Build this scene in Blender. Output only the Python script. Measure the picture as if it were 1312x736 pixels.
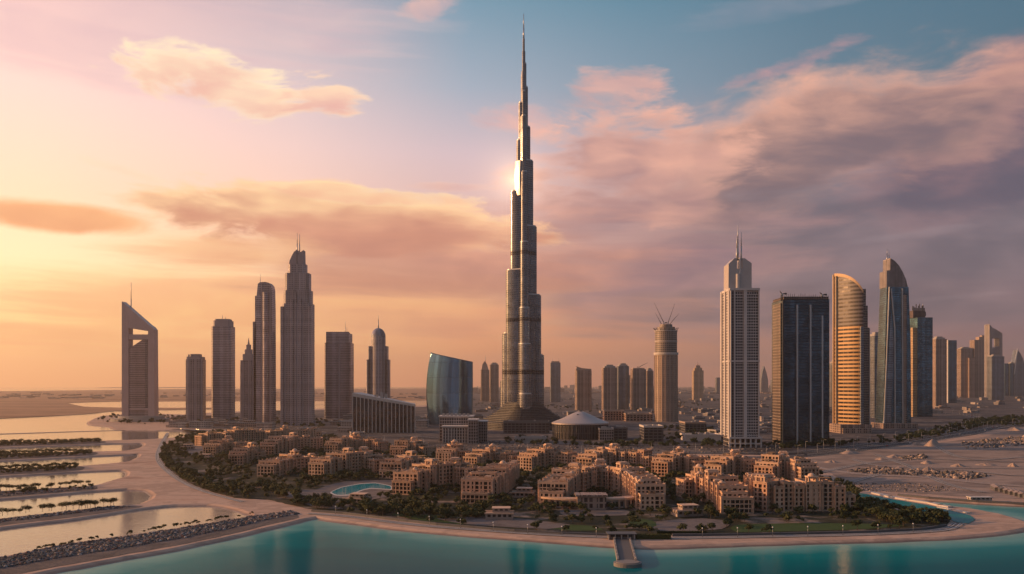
import bpy, math, random
from mathutils import Vector, Matrix
from mathutils.geometry import tessellate_polygon

R = math.radians
SC = bpy.context.scene
COL = SC.collection
for o in list(bpy.data.objects):
    bpy.data.objects.remove(o)

# ------------------------------------------------------------------ camera, light, exposure
F, H, YH = 1100.0, 80.0, 492.0           # focal length in photo pixels, eye height in metres, horizon row
SUN_EL, SUN_AZ = 13.2, -82.0             # the sun stands low, to the left of the view
EXPOSURE = 0.0

cam_d = bpy.data.cameras.new("camera")
cam = bpy.data.objects.new("camera", cam_d)
COL.objects.link(cam)
cam.location = (0, 0, H)
cam.rotation_euler = (R(90), 0, 0)
cam_d.sensor_width = 36
cam_d.lens = 36 * F / 1312
cam_d.shift_y = (YH - 368) / 1312
cam_d.clip_start = 1
cam_d.clip_end = 200000
SC.camera = cam

SC.view_settings.view_transform = 'Standard'
SC.view_settings.look = 'None'
SC.view_settings.gamma = 1
SC.view_settings.exposure = EXPOSURE
SC.view_settings.use_curve_mapping = False
SC.render.engine = 'CYCLES'
cy = SC.cycles
cy.use_denoising = True
try:
    cy.denoiser = 'OPENIMAGEDENOISE'
except Exception:
    pass
cy.max_bounces = 5
cy.diffuse_bounces = 2
cy.glossy_bounces = 3
cy.transmission_bounces = 2
cy.volume_bounces = 0
cy.sample_clamp_indirect = 4
cy.sample_clamp_direct = 0


def lin(r, g=None, b=None):
    if g is None:
        r, g, b = r
    def c(v):
        v /= 255.0
        return v / 12.92 if v <= 0.04045 else ((v + 0.055) / 1.055) ** 2.4
    return (c(r), c(g), c(b), 1.0)


class NT:
    """small helper that writes node trees as expressions"""
    def __init__(s, tree):
        s.t = tree
        tree.nodes.clear()

    def new(s, kind, **props):
        n = s.t.nodes.new(kind)
        for k, v in props.items():
            setattr(n, k, v)
        return n

    def put(s, sock, v):
        if v is None:
            return
        if hasattr(v, 'is_linked') or isinstance(v, bpy.types.NodeSocket):
            s.t.links.new(v, sock)
        else:
            if sock.type == 'RGBA' and isinstance(v, (tuple, list)) and len(v) == 3:
                v = (*v, 1.0)
            sock.default_value = v

    def m(s, op, a, b=None, c=None, clamp=False):
        n = s.new('ShaderNodeMath', operation=op, use_clamp=clamp)
        s.put(n.inputs[0], a); s.put(n.inputs[1], b); s.put(n.inputs[2], c)
        return n.outputs[0]

    def v(s, op, a, b=None, scale=None):
        n = s.new('ShaderNodeVectorMath', operation=op)
        s.put(n.inputs[0], a); s.put(n.inputs[1], b)
        if scale is not None:
            s.put(n.inputs['Scale'], scale)
        return n.outputs['Value'] if op in ('DOT_PRODUCT', 'LENGTH', 'DISTANCE') else n.outputs[0]

    def xyz(s, x, y, z=0.0):
        n = s.new('ShaderNodeCombineXYZ')
        s.put(n.inputs[0], x); s.put(n.inputs[1], y); s.put(n.inputs[2], z)
        return n.outputs[0]

    def sep(s, a):
        n = s.new('ShaderNodeSeparateXYZ'); s.put(n.inputs[0], a)
        return n.outputs

    def noise(s, vec, scale, detail=4, rough=.55, dist=0.0, col=False):
        n = s.new('ShaderNodeTexNoise')
        s.put(n.inputs['Vector'], vec); n.inputs['Scale'].default_value = scale
        n.inputs['Detail'].default_value = detail; n.inputs['Roughness'].default_value = rough
        n.inputs['Distortion'].default_value = dist
        return n.outputs[1 if col else 0]

    def white(s, vec):
        n = s.new('ShaderNodeTexWhiteNoise'); s.put(n.inputs['Vector'], vec)
        return n.outputs

    def step(s, x, lo, hi, a=0.0, b=1.0):
        n = s.new('ShaderNodeMapRange', interpolation_type='SMOOTHSTEP')
        s.put(n.inputs[0], x); s.put(n.inputs[1], lo); s.put(n.inputs[2], hi)
        s.put(n.inputs[3], a); s.put(n.inputs[4], b)
        return n.outputs[0]

    def mix(s, f, a, b, blend='MIX'):
        n = s.new('ShaderNodeMix', data_type='RGBA', blend_type=blend)
        s.put(n.inputs[0], f); s.put(n.inputs[6], a); s.put(n.inputs[7], b)
        return n.outputs[2]

    def ramp(s, f, stops, interp='LINEAR'):
        n = s.new('ShaderNodeValToRGB')
        cr = n.color_ramp
        cr.interpolation = interp
        while len(cr.elements) < len(stops):
            cr.elements.new(0.5)
        for e, (p, c) in zip(cr.elements, stops):
            e.position = p
            e.color = c if len(c) == 4 else (*c, 1)
        s.put(n.inputs[0], f)
        return n.outputs[0]


# ------------------------------------------------------------------ sky
def sky_pos(px, py):
    u, v = (px - 656) / F, (YH - py) / F
    return math.degrees(math.atan(u)), math.degrees(math.atan(v / math.sqrt(1 + u * u)))


world = bpy.data.worlds.new("World")
SC.world = world
world.use_nodes = True
W = NT(world.node_tree)
tc = W.new('ShaderNodeTexCoord')
dx, dy, dz = W.sep(tc.outputs['Generated'])
az = W.m('MULTIPLY', W.m('ARCTAN2', dx, dy), 57.29578)
el = W.m('MULTIPLY', W.m('ARCSINE', W.m('MINIMUM', W.m('MAXIMUM', dz, -1.0), 1.0)), 57.29578)
eln = W.m('DIVIDE', el, 90.0, clamp=True)


def e_(d):
    return d / 90.0


left = W.ramp(eln, [(0, lin(246, 172, 104)), (e_(1.5), lin(250, 184, 112)), (e_(4), lin(254, 212, 146)), (e_(7.5), lin(254, 218, 172)),
                    (e_(11), lin(246, 203, 170)), (e_(17), lin(233, 194, 182)), (e_(23), lin(206, 168, 168)), (e_(40), lin(150, 146, 168)), (1, lin(84, 110, 140))])
mid = W.ramp(eln, [(0, lin(228, 146, 104)), (e_(2.5), lin(238, 158, 108)), (e_(5), lin(230, 156, 118)), (e_(8), lin(218, 166, 146)), (e_(11), lin(210, 172, 168)),
                   (e_(15), lin(194, 176, 186)), (e_(19), lin(146, 164, 182)), (e_(24), lin(100, 144, 166)), (e_(45), lin(88, 118, 146)), (1, lin(76, 104, 134))])
right = W.ramp(eln, [(0, lin(150, 112, 112)), (e_(3), lin(132, 106, 114)), (e_(7), lin(108, 100, 114)), (e_(11), lin(92, 101, 118)),
                     (e_(16), lin(82, 112, 130)), (e_(24), lin(68, 108, 130)), (e_(45), lin(64, 96, 122)), (1, lin(70, 98, 128))])
azn = W.m('DIVIDE', W.m('ADD', az, 180.0), 360.0, clamp=True)


def a_(d):
    return (d + 180) / 360.0


wts = W.ramp(azn, [(0, (0, 0, 0)), (a_(-140), (.22, .06, .1)), (a_(-110), (1.0, 0, 0)), (a_(-82), (1.25, 0, 0)), (a_(-45), (1.12, 0, 0)), (a_(-29), (1.08, 0, 0)), (a_(-14), (.55, .52, 0)),
                   (a_(-3), (0.05, .95, 0)), (a_(8), (0, .60, .40)), (a_(20), (0, .18, .82)), (a_(31), (0, 0, 1)), (a_(60), (0, 0, .6)), (a_(100), (0, 0, .15)), (1, (0, 0, 0))])
# ramps clip nothing, weights above one brighten the sky round the sun
wb = W.ramp(azn, [(0, (.9, .9, .9)), (a_(-140), (.5, .5, .5)), (a_(-105), (0, 0, 0)), (a_(31), (0, 0, 0)), (a_(60), (.4, .4, .4)), (a_(100), (.85, .85, .85)), (1, (.9, .9, .9))])
back = W.ramp(eln, [(0, lin(108, 104, 118)), (e_(6), lin(92, 104, 124)), (e_(14), lin(76, 106, 130)), (e_(30), lin(66, 104, 130)), (1, lin(70, 98, 128))])
left = W.v('SCALE', left, scale=1.22)
mid = W.v('SCALE', mid, scale=1.05)
wx, wy, wz = W.sep(wts)
sky = W.v('ADD', W.v('ADD', W.v('SCALE', left, scale=wx), W.v('SCALE', mid, scale=wy)), W.v('ADD', W.v('SCALE', right, scale=wz), W.v('SCALE', back, scale=wb)))

# clouds: banks placed by direction, edged and shaded by fractal noise
p = W.xyz(W.m('MULTIPLY', az, .050), W.m('MULTIPLY', el, .120), 0.0)
warp = W.noise(p, 1.1, 3, .5, col=True)
pw = W.v('ADD', p, W.v('SCALE', W.v('SUBTRACT', warp, (.5, .5, .5)), scale=.55))
n_big = W.noise(pw, 2.4, 9, .56)
n_low = W.noise(pw, 2.0, 3, .5)
n_off = W.noise(W.v('ADD', pw, (-.07, .10, 0)), 2.0, 3, .5)
n_fine = W.noise(W.v('MULTIPLY', pw, (.8, 1.15, 1)), 9.0, 6, .6)
ps2 = W.xyz(W.m('MULTIPLY', az, .026), W.m('MULTIPLY', W.m('ADD', el, W.m('MULTIPLY', az, .03)), .30), 3.0)
n_str = W.noise(W.v('ADD', ps2, W.v('SCALE', W.v('SUBTRACT', warp, (.5, .5, .5)), scale=.35)), 1.9, 7, .56)
relief = W.m('MULTIPLY', W.m('SUBTRACT', n_low, n_off), 2.2)


def cloud(col, px, py, hx, hy, rot, lit, shade, op=1.0, soft=.35, amp=3.0, bias=0.0, noise=None, up=.45, fine=.5, k_rel=1.0):
    ca, ce = sky_pos(px, py)
    k = 57.29578 / F
    k2 = k * math.cos(R(ca))
    da = W.m('SUBTRACT', az, ca)
    de = W.m('SUBTRACT', el, ce)
    c, s = math.cos(R(rot)), math.sin(R(rot))
    xr = W.m('ADD', W.m('MULTIPLY', da, c), W.m('MULTIPLY', de, s))
    yr = W.m('SUBTRACT', W.m('MULTIPLY', de, c), W.m('MULTIPLY', da, s))
    xq = W.m('DIVIDE', xr, hx * k2 * math.cos(R(ca)))
    yq = W.m('DIVIDE', yr, hy * k2)
    q = W.m('ADD', W.m('MULTIPLY', xq, xq), W.m('MULTIPLY', yq, yq))
    q = W.m('POWER', W.m('ADD', q, .0001), .75)
    nn = W.m('MULTIPLY', W.m('SUBTRACT', noise or n_big, .5), amp)
    nn = W.m('ADD', nn, W.m('MULTIPLY', W.m('SUBTRACT', n_fine, .5), fine))
    dens = W.m('ADD', W.m('SUBTRACT', .8 + bias, q), nn)
    a = W.m('MULTIPLY', W.step(dens, 0.0, soft), op)
    sh = W.m('ADD', W.m('ADD', W.m('MULTIPLY', relief, k_rel), .5), W.m('MULTIPLY', yq, up))
    sh = W.m('ADD', sh, W.m('MULTIPLY', W.m('SUBTRACT', n_fine, .5), .5))
    edge = W.step(dens, 0.05, .75, .42, -.14)
    sh = W.m('ADD', sh, edge)
    cc = W.mix(W.step(sh, 0.0, 1.0), shade, lit)
    return W.mix(a, col, cc)


L = lin
c = sky
c = cloud(c, 1060, 335, 450, 120, 2, L(142, 122, 130), L(100, 94, 108), .85, .8, 2.2, .4, n_str, .1, .2)
c = cloud(c, 760, 330, 320, 90, 0, L(200, 148, 140), L(150, 118, 128), .8, .9, 2.4, .15, n_str, .2, .2)
c = cloud(c, 1290, 165, 300, 105, 12, L(176, 128, 128), L(92, 86, 104), .97, .85, 1.6, .4, None, .5, .5, .5)
c = cloud(c, 1040, 180, 290, 88, 9, L(234, 174, 150), L(120, 102, 110), .97, .8, 1.9, .32, None, .5, .6, .6)
c = cloud(c, 800, 215, 170, 78, 4, L(238, 178, 156), L(172, 132, 132), .95, .8, 3.2, .22, None, .35, 1.0)
c = cloud(c, 775, 122, 95, 40, 8, L(238, 182, 164), L(196, 156, 154), .85, 1.1, 5.0, -.05, None, .25, 2.0)
c = cloud(c, 665, 150, 70, 30, 0, L(238, 182, 166), L(198, 158, 162), .7, 1.2, 5.0, -.15, None, .25, 2.0)
c = cloud(c, 1010, 84, 120, 14, 12, L(206, 152, 152), L(150, 130, 142), .6, 1.1, 4.0, -.05, None, .3, 1.8)
c = cloud(c, 300, 395, 480, 70, 1, L(255, 198, 128), L(234, 158, 108), .6, .9, 2.6, .25, n_str, .2, .3)
c = cloud(c, 520, 415, 240, 36, 1, L(240, 176, 130), L(206, 140, 118), .55, .9, 2.6, .15, n_str, .2, .3)
c = cloud(c, 160, 60, 420, 80, 4, L(240, 204, 196), L(214, 180, 186), .45, .9, 3.0, .1, n_str, .1, .3)
c = cloud(c, 1000, 8, 260, 22, 5, L(150, 150, 164), L(110, 132, 152), .5, .9, 3.4, -.05, n_str, .1, .8)
c = cloud(c, 430, 282, 300, 44, -3, L(255, 210, 160), L(204, 138, 114), .97, .5, 2.8, .3, None, .6, 1.0)
c = cloud(c, 560, 330, 360, 62, 0, L(224, 158, 130), L(190, 130, 114), .8, .9, 2.2, .2, n_str, .3, .2)
c = cloud(c, 250, 322, 190, 36, 3, L(254, 204, 148), L(232, 164, 120), .75, .9, 2.6, .15, n_str, .3, .3)
c = cloud(c, 470, 250, 200, 14, -2, L(255, 222, 176), L(240, 184, 150), .8, .6, 3.6, .0, None, .3, 1.6)
c = cloud(c, 70, 278, 150, 24, 0, L(250, 184, 128), L(230, 156, 110), .95, .6, 1.6, .3, None, .35, .3)
c = cloud(c, 300, 112, 150, 36, -8, L(255, 232, 196), L(236, 184, 166), .97, .55, 4.0, .28, None, .4, 1.6)
c = cloud(c, 405, 130, 85, 30, -4, L(255, 218, 184), L(230, 176, 164), .95, .6, 4.4, .22, None, .4, 1.6)
c = cloud(c, 900, 28, 60, 16, 14, L(206, 166, 162), L(156, 150, 162), .7, 1.1, 4.6, -.05, None, .2, 1.8)
c = cloud(c, 540, 10, 50, 14, 8, L(238, 188, 172), L(196, 170, 174), .8, 1.0, 4.6, .0, None, .2, 1.8)
c = cloud(c, 575, 240, 70, 8, 0, L(244, 196, 170), L(214, 170, 164), .7, .9, 3.0, .0, None, .2, .9)
c = cloud(c, 180, 226, 120, 12, -12, L(255, 222, 180), L(248, 204, 174), .6, .9, 3.0, .0, None, .2, .8)
c = cloud(c, 1170, 300, 150, 10, 4, L(152, 134, 142), L(122, 118, 130), .5, .9, 2.4, .0, n_str, .2, .5)
c = cloud(c, 1250, 378, 120, 6, 3, L(152, 128, 134), L(126, 114, 124), .6, .8, 2.0, .0, n_str, .2, .4)

nish = W.new('ShaderNodeTexSky')
nish.sky_type = 'NISHITA'
nish.sun_disc = False
nish.sun_elevation = R(SUN_EL)
nish.sun_rotation = R(SUN_AZ)
nish.air_density = 1.5
nish.dust_density = 4.0
total = W.v('ADD', W.v('SCALE', c, scale=1.1), W.v('SCALE', nish.outputs[0], scale=.006))
# warm halo painted into the sky behind the tower's glint, in place of bloom
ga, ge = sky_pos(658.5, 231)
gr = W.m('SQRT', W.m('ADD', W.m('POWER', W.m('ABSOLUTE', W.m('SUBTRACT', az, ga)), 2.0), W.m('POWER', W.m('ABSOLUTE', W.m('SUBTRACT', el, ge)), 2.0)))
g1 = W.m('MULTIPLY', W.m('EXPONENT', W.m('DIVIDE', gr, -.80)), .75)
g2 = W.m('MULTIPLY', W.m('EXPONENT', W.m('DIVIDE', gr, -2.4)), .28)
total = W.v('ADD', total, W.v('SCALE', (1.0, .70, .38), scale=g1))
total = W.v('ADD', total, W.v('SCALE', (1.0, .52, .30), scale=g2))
below = W.step(el, -3.0, -.4)
total = W.mix(below, lin(96, 84, 88), total)
bg = W.new('ShaderNodeBackground')
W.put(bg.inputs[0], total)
bg.inputs[1].default_value = 1.0
wo = W.new('ShaderNodeOutputWorld')
W.t.links.new(bg.outputs[0], wo.inputs[0])
world.cycles.sampling_method = 'MANUAL'
world.cycles.sample_map_resolution = 512

sun_d = bpy.data.lights.new("sun", 'SUN')
sun_d.energy = 5.0
sun_d.angle = R(0.53)
sun_d.color = (1.0, .52, .22)
sun = bpy.data.objects.new("sun", sun_d)
COL.objects.link(sun)
to_sun = Vector((math.sin(R(SUN_AZ)) * math.cos(R(SUN_EL)), math.cos(R(SUN_AZ)) * math.cos(R(SUN_EL)), math.sin(R(SUN_EL))))
sun.rotation_euler = to_sun.to_track_quat('Z', 'Y').to_euler()
sun.location = (-300, 0, 900)

# ------------------------------------------------------------------ helpers: points, meshes, objects
GZ = 1.3                                   # height of the land above the water


def at(px, py, z=0.0):
    d = H * F / (py - YH)
    return Vector(((px - 656) / F * d, d, z))


def dist(py):
    return H * F / (py - YH)


def link(o, parent=None):
    COL.objects.link(o)
    if parent is not None:
        o.parent = parent
    return o


def tag(o, label=None, cat=None, group=None, kind=None):
    if label: o['label'] = label
    if cat: o['category'] = cat
    if group: o['group'] = group
    if kind: o['kind'] = kind
    return o


def empty(name, loc, rz=0.0):
    o = bpy.data.objects.new(name, None)
    o.location = loc
    o.rotation_euler = (0, 0, rz)
    o.empty_display_size = 5
    return link(o)


class MB:
    """mesh builder: faces with UVs in metres"""
    def __init__(s):
        s.v, s.f, s.uv, s.mi, s.sm = [], [], [], [], []

    def face(s, pts, uvs=None, mi=0, smooth=False):
        i = len(s.v)
        s.v += [tuple(q) for q in pts]
        s.f.append(tuple(range(i, i + len(pts))))
        s.uv.append(uvs or [(q[0], q[1]) for q in pts])
        s.mi.append(mi)
        s.sm.append(smooth)

    def loft(s, rings, cap=True, base=False, mi=0, capmi=None, smooth=False, uoff=0.0):
        n = len(rings[0])
        us = [uoff]
        for i in range(n):
            a, b = rings[0][i], rings[0][(i + 1) % n]
            us.append(us[-1] + math.hypot(b[0] - a[0], b[1] - a[1]))
        for r0, r1 in zip(rings, rings[1:]):
            for i in range(n):
                j = (i + 1) % n
                s.face([r0[i], r0[j], r1[j], r1[i]],
                       [(us[i], r0[i][2]), (us[i + 1], r0[j][2]), (us[i + 1], r1[j][2]), (us[i], r1[i][2])], mi, smooth)
        cm = mi if capmi is None else capmi
        if cap:
            s.face([(x, y, z + (.006 if smooth else 0)) for x, y, z in rings[-1]], None, cm)     # kept apart so that the wall's shading stays its own
        if base:
            s.face(list(reversed(rings[0])), None, cm)

    def prism(s, poly, z0, z1, mi=0, capmi=None, cap=True, smooth=False, base=False):
        s.loft([[(x, y, z0) for x, y in poly], [(x, y, z1) for x, y in poly]], cap, base, mi, capmi, smooth)

    def box(s, x0, x1, y0, y1, z0, z1, mi=0, capmi=None, base=False):
        s.prism([(x0, y0), (x1, y0), (x1, y1), (x0, y1)], z0, z1, mi, capmi, base=base)

    def obox(s, c, ux, uy, hx, hy, z0, z1, mi=0, capmi=None):
        """box on oriented axes"""
        P = [(c[0] + ux[0] * a * hx + uy[0] * b * hy, c[1] + ux[1] * a * hx + uy[1] * b * hy) for a, b in ((-1, -1), (1, -1), (1, 1), (-1, 1))]
        s.prism(P, z0, z1, mi, capmi)

    def extrude(s, prof, y0, y1, mi=0, capmi=None, topslope=True):
        """outline in the x-z plane (counter-clockwise seen from -y) given its depth"""
        n = len(prof)
        s.face([(x, y0, z) for x, z in prof], [(x, z) for x, z in prof], mi)
        s.face([(x, y1, z) for x, z in reversed(prof)], [(x, z) for x, z in reversed(prof)], mi)
        for i in range(n):
            (xa, za), (xb, zb) = prof[i], prof[(i + 1) % n]
            steep = abs(zb - za) > abs(xb - xa) * 1.2
            s.face([(xa, y0, za), (xa, y1, za), (xb, y1, zb), (xb, y0, zb)], [(y0, za), (y1, za), (y1, zb), (y0, zb)],
                   mi if steep or capmi is None else capmi)

    def tube(s, a, b, r0, r1=None, n=6, mi=0):
        a, b = Vector(a), Vector(b)
        r1 = r0 if r1 is None else r1
        d = (b - a).normalized()
        x = d.orthogonal().normalized()
        y = d.cross(x)
        A = [a + (x * math.cos(t) + y * math.sin(t)) * r0 for t in (2 * math.pi * k / n for k in range(n))]
        B = [b + (x * math.cos(t) + y * math.sin(t)) * r1 for t in (2 * math.pi * k / n for k in range(n))]
        for i in range(n):
            j = (i + 1) % n
            s.face([A[i], A[j], B[j], B[i]], None, mi, True)
        s.face(B, None, mi)
        s.face(list(reversed(A)), None, mi)

    def build(s, name, mats, parent=None, weld=False):
        me = bpy.data.meshes.new(name)
        me.from_pydata(s.v, [], s.f)
        uvl = me.uv_layers.new(name="UVMap")
        flat = []
        for u in s.uv:
            for q in u:
                flat += [q[0], q[1]]
        uvl.data.foreach_set("uv", flat)
        if not isinstance(mats, (list, tuple)):
            mats = [mats]
        for m_ in mats:
            me.materials.append(m_)
        me.polygons.foreach_set("material_index", s.mi)
        me.polygons.foreach_set("use_smooth", s.sm)
        if weld or any(s.sm):
            import bmesh
            b = bmesh.new(); b.from_mesh(me)
            bmesh.ops.remove_doubles(b, verts=b.verts, dist=.002)
            b.to_mesh(me); b.free()
        me.update()
        return link(bpy.data.objects.new(name, me), parent)


def circle(cx, cy_, r, n=24, a0=0.0, a1=2 * math.pi, ry=None):
    full = abs(a1 - a0 - 2 * math.pi) < 1e-6
    m_ = n if full else n + 1
    return [(cx + r * math.cos(a0 + (a1 - a0) * k / n), cy_ + (ry or r) * math.sin(a0 + (a1 - a0) * k / n)) for k in range(m_)]


# ------------------------------------------------------------------ materials
def material(name):
    m_ = bpy.data.materials.new(name)
    m_.use_nodes = True
    t = NT(m_.node_tree)
    b = t.new('ShaderNodeBsdfPrincipled')
    o = t.new('ShaderNodeOutputMaterial')
    t.t.links.new(b.outputs[0], o.inputs[0])
    return m_, t, b


def plain(name, col, rough=.7, metal=0.0, var=.25, scale=.05, spec=None):
    m_, t, b = material(name)
    pos = t.new('ShaderNodeNewGeometry').outputs['Position']
    n = t.noise(pos, scale, 5, .6)
    n2 = t.noise(pos, scale * 9, 3, .6)
    k = t.m('ADD', t.m('MULTIPLY', n, var * 1.4), t.m('MULTIPLY', n2, var * .8))
    k = t.m('ADD', k, 1 - var * 1.1)
    t.put(b.inputs['Base Color'], t.v('SCALE', col[:3], scale=k))
    b.inputs['Roughness'].default_value = rough
    b.inputs['Metallic'].default_value = metal
    if spec is not None:
        b.inputs['Specular IOR Level'].default_value = spec
    return m_


def facade(name, glass, frame, fh=4.0, bw=3.0, mx=.14, mz=.3, grough=.08, gmetal=.75, frough=.5, fmetal=0.0, bands=(), band_col=(.05, .05, .055),
           tilt=.03, var=.5, zoff=0.0, major=0, wave=.05, patchy=1.0):
    m_, t, b = material(name)
    uv = t.new('ShaderNodeUVMap').outputs[0]
    u, v, _ = t.sep(uv)
    U = t.m('DIVIDE', u, bw)
    V = t.m('DIVIDE', t.m('ADD', v, zoff), fh)
    fx, fz = t.m('FRACT', U), t.m('FRACT', V)
    win = t.m('MULTIPLY', t.m('GREATER_THAN', fx, mx), t.m('GREATER_THAN', fz, mz))
    if major:                      # every few bays a wider solid pier
        fm = t.m('FRACT', t.m('DIVIDE', U, float(major)))
        win = t.m('MULTIPLY', win, t.m('GREATER_THAN', fm, 1.0 / major * .8))
    cell = t.xyz(t.m('FLOOR', U), t.m('FLOOR', V), 0.0)
    wv, wc = t.white(cell)
    pos = t.new('ShaderNodeTexCoord').outputs['Object']
    big = t.noise(pos, .018, 4, .6)
    small = t.noise(pos, .25, 3, .6)
    colv = t.white(t.xyz(t.m('FLOOR', t.m('DIVIDE', U, float(major or 3))), 3.0, 0.0))[0]
    rowv = t.white(t.xyz(7.0, t.m('FLOOR', t.m('DIVIDE', V, 2.0)), 0.0))[0]
    patch = t.noise(pos, .03, 5, .65, 1.5)
    lines = t.m('ADD', t.m('ADD', .62, t.m('MULTIPLY', colv, .56)), t.m('MULTIPLY', t.m('SUBTRACT', rowv, .5), .24))
    gk = t.m('MULTIPLY', t.m('ADD', 1 - var * .5, t.m('MULTIPLY', wv, var)), t.m('MULTIPLY', lines, t.step(patch, .3, .7, 1 - .45 * patchy, 1 + .45 * patchy)))
    gcol = t.v('SCALE', glass[:3], scale=gk)
    fk = t.m('ADD', .72, t.m('ADD', t.m('MULTIPLY', big, .36), t.m('MULTIPLY', small, .2)))
    fk = t.m('MULTIPLY', fk, t.m('ADD', .35, t.m('MULTIPLY', lines, .75)))
    fcol = t.v('SCALE', frame[:3], scale=fk)
    for z0, z1 in bands:
        w_ = t.m('MULTIPLY', t.m('GREATER_THAN', v, z0), t.m('LESS_THAN', v, z1))
        fcol = t.mix(w_, fcol, (*band_col, 1))
        gcol = t.mix(w_, gcol, (*[q * .5 for q in band_col], 1))
    t.put(b.inputs['Base Color'], t.mix(win, fcol, gcol))
    t.put(b.inputs['Roughness'], t.m('ADD', t.m('MULTIPLY', win, grough - frough), t.m('ADD', frough, t.m('MULTIPLY', small, .04))))
    t.put(b.inputs['Metallic'], t.m('ADD', t.m('MULTIPLY', win, gmetal - fmetal), fmetal))
    nrm = t.new('ShaderNodeNewGeometry').outputs['Normal']
    pert = t.v('SCALE', t.v('SUBTRACT', wc, (.5, .5, .5)), scale=t.m('MULTIPLY', win, tilt))
    wav = t.v('SCALE', t.v('SUBTRACT', t.noise(pos, .05, 3, .6, col=True), (.5, .5, .5)), scale=t.m('MULTIPLY', win, wave))
    pert = t.v('ADD', pert, wav)
    t.put(b.inputs['Normal'], t.v('NORMALIZE', t.v('ADD', nrm, pert)))
    return m_


def ground(name, stops, scale=.01, rough=.95, stretch=(1, 1, 1), fine=.08, bump=.6, detail=8):
    m_, t, b = material(name)
    pos = t.new('ShaderNodeNewGeometry').outputs['Position']
    ps = t.v('MULTIPLY', pos, stretch)
    n = t.noise(ps, scale, detail, .62, .8)
    n2 = t.noise(pos, fine, 6, .65)
    f = t.m('ADD', t.m('MULTIPLY', n, .75), t.m('MULTIPLY', n2, .25))
    t.put(b.inputs['Base Color'], t.ramp(f, stops))
    b.inputs['Roughness'].default_value = rough
    b.inputs['Specular IOR Level'].default_value = .15
    if bump:
        bp = t.new('ShaderNodeBump')
        bp.inputs['Strength'].default_value = bump
        bp.inputs['Distance'].default_value = 1.2
        t.put(bp.inputs['Height'], f)
        t.t.links.new(bp.outputs[0], b.inputs['Normal'])
    return m_


def wet(m_):
    nt = m_.node_tree
    t = NT.__new__(NT); t.t = nt
    b = next(n for n in nt.nodes if n.type == 'BSDF_PRINCIPLED')
    src = b.inputs['Base Color'].links[0].from_socket
    z = t.sep(t.new('ShaderNodeNewGeometry').outputs['Position'])[2]
    k = t.step(z, .15, .95, .42, 1.0)
    t.put(b.inputs['Base Color'], t.v('SCALE', src, scale=k))
    t.put(b.inputs['Roughness'], t.step(z, .15, .8, .35, .95))
    return m_


SAND = ground("sand", [(.36, (.29, .185, .135)), (.44, (.48, .315, .235)), (.50, (.56, .39, .295)), (.54, (.40, .275, .21)), (.60, (.53, .365, .275)), (.68, (.36, .245, .185))], .012, stretch=(.5, 1.6, 1))
WASTE = ground("waste_ground", [(.32, (.10, .085, .08)), (.44, (.25, .19, .16)), (.50, (.38, .285, .235)), (.56, (.22, .17, .145)), (.62, (.40, .30, .245)), (.74, (.26, .20, .17))], .006, stretch=(.35, 1.5, 1), fine=.03)
CITY = ground("city_ground", [(.36, (.028, .03, .036)), (.45, (.055, .053, .058)), (.50, (.10, .088, .086)), (.53, (.20, .165, .145)), (.56, (.06, .058, .062)), (.64, (.15, .125, .115))], .012, stretch=(.45, 1.3, 1), fine=.05)
FARLAND = ground("far_land", [(.38, (.20, .11, .065)), (.5, (.42, .24, .145)), (.62, (.24, .14, .085))], .0012, stretch=(.3, 1.5, 1), fine=.01)
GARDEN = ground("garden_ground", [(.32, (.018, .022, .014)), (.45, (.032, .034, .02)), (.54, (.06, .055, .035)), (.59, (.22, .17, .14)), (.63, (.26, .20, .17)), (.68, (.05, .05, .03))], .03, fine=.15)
LAWN = ground("lawn", [(.3, (.035, .06, .018)), (.5, (.055, .09, .028)), (.7, (.04, .065, .022))], .05, fine=.4, bump=.3)
PAVING = ground("paving", [(.38, (.10, .088, .085)), (.5, (.19, .16, .15)), (.62, (.13, .11, .105))], .05, fine=.5, bump=.2)
ASPHALT = ground("asphalt", [(.3, (.045, .047, .052)), (.5, (.062, .064, .07)), (.7, (.05, .052, .058))], .03, fine=.4, rough=.8, bump=.15)
CLAY = ground("dirt", [(.3, (.26, .19, .15)), (.5, (.42, .31, .25)), (.7, (.34, .25, .20))], .08, fine=.5, bump=1.0)

CONCRETE = plain("concrete", (.34, .31, .29), .85)
PALECON = plain("pale_concrete", (.55, .49, .44), .8)
DARKCON = plain("dark_concrete", (.10, .10, .105), .7)
STONE = plain("sandstone", (.57, .355, .235), .85, var=.4, scale=.12)
STONE_B = plain("sandstone_pale", (.62, .41, .285), .85, var=.4, scale=.12)
STONE_C = plain("sandstone_rose", (.56, .33, .225), .85, var=.4, scale=.12)
ROOFING = plain("roof_screed", (.36, .24, .18), .9, var=.4, scale=.15)
GLASS = plain("window_glass", (.010, .011, .014), .15, 0.0, .3, .25)
FRAME = plain("window_frame", (.20, .14, .10), .6)
STEEL = plain("steel", (.42, .41, .41), .35, .8)
DARKSTEEL = plain("dark_steel", (.06, .06, .065), .5, .4)
PALEMETAL = plain("pale_metal", (.55, .53, .51), .4, .3)
LAMPW = plain("lamp_glass", (.8, .78, .74), .4)
MARK = plain("road_paint", (.7, .68, .64), .7)

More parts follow.
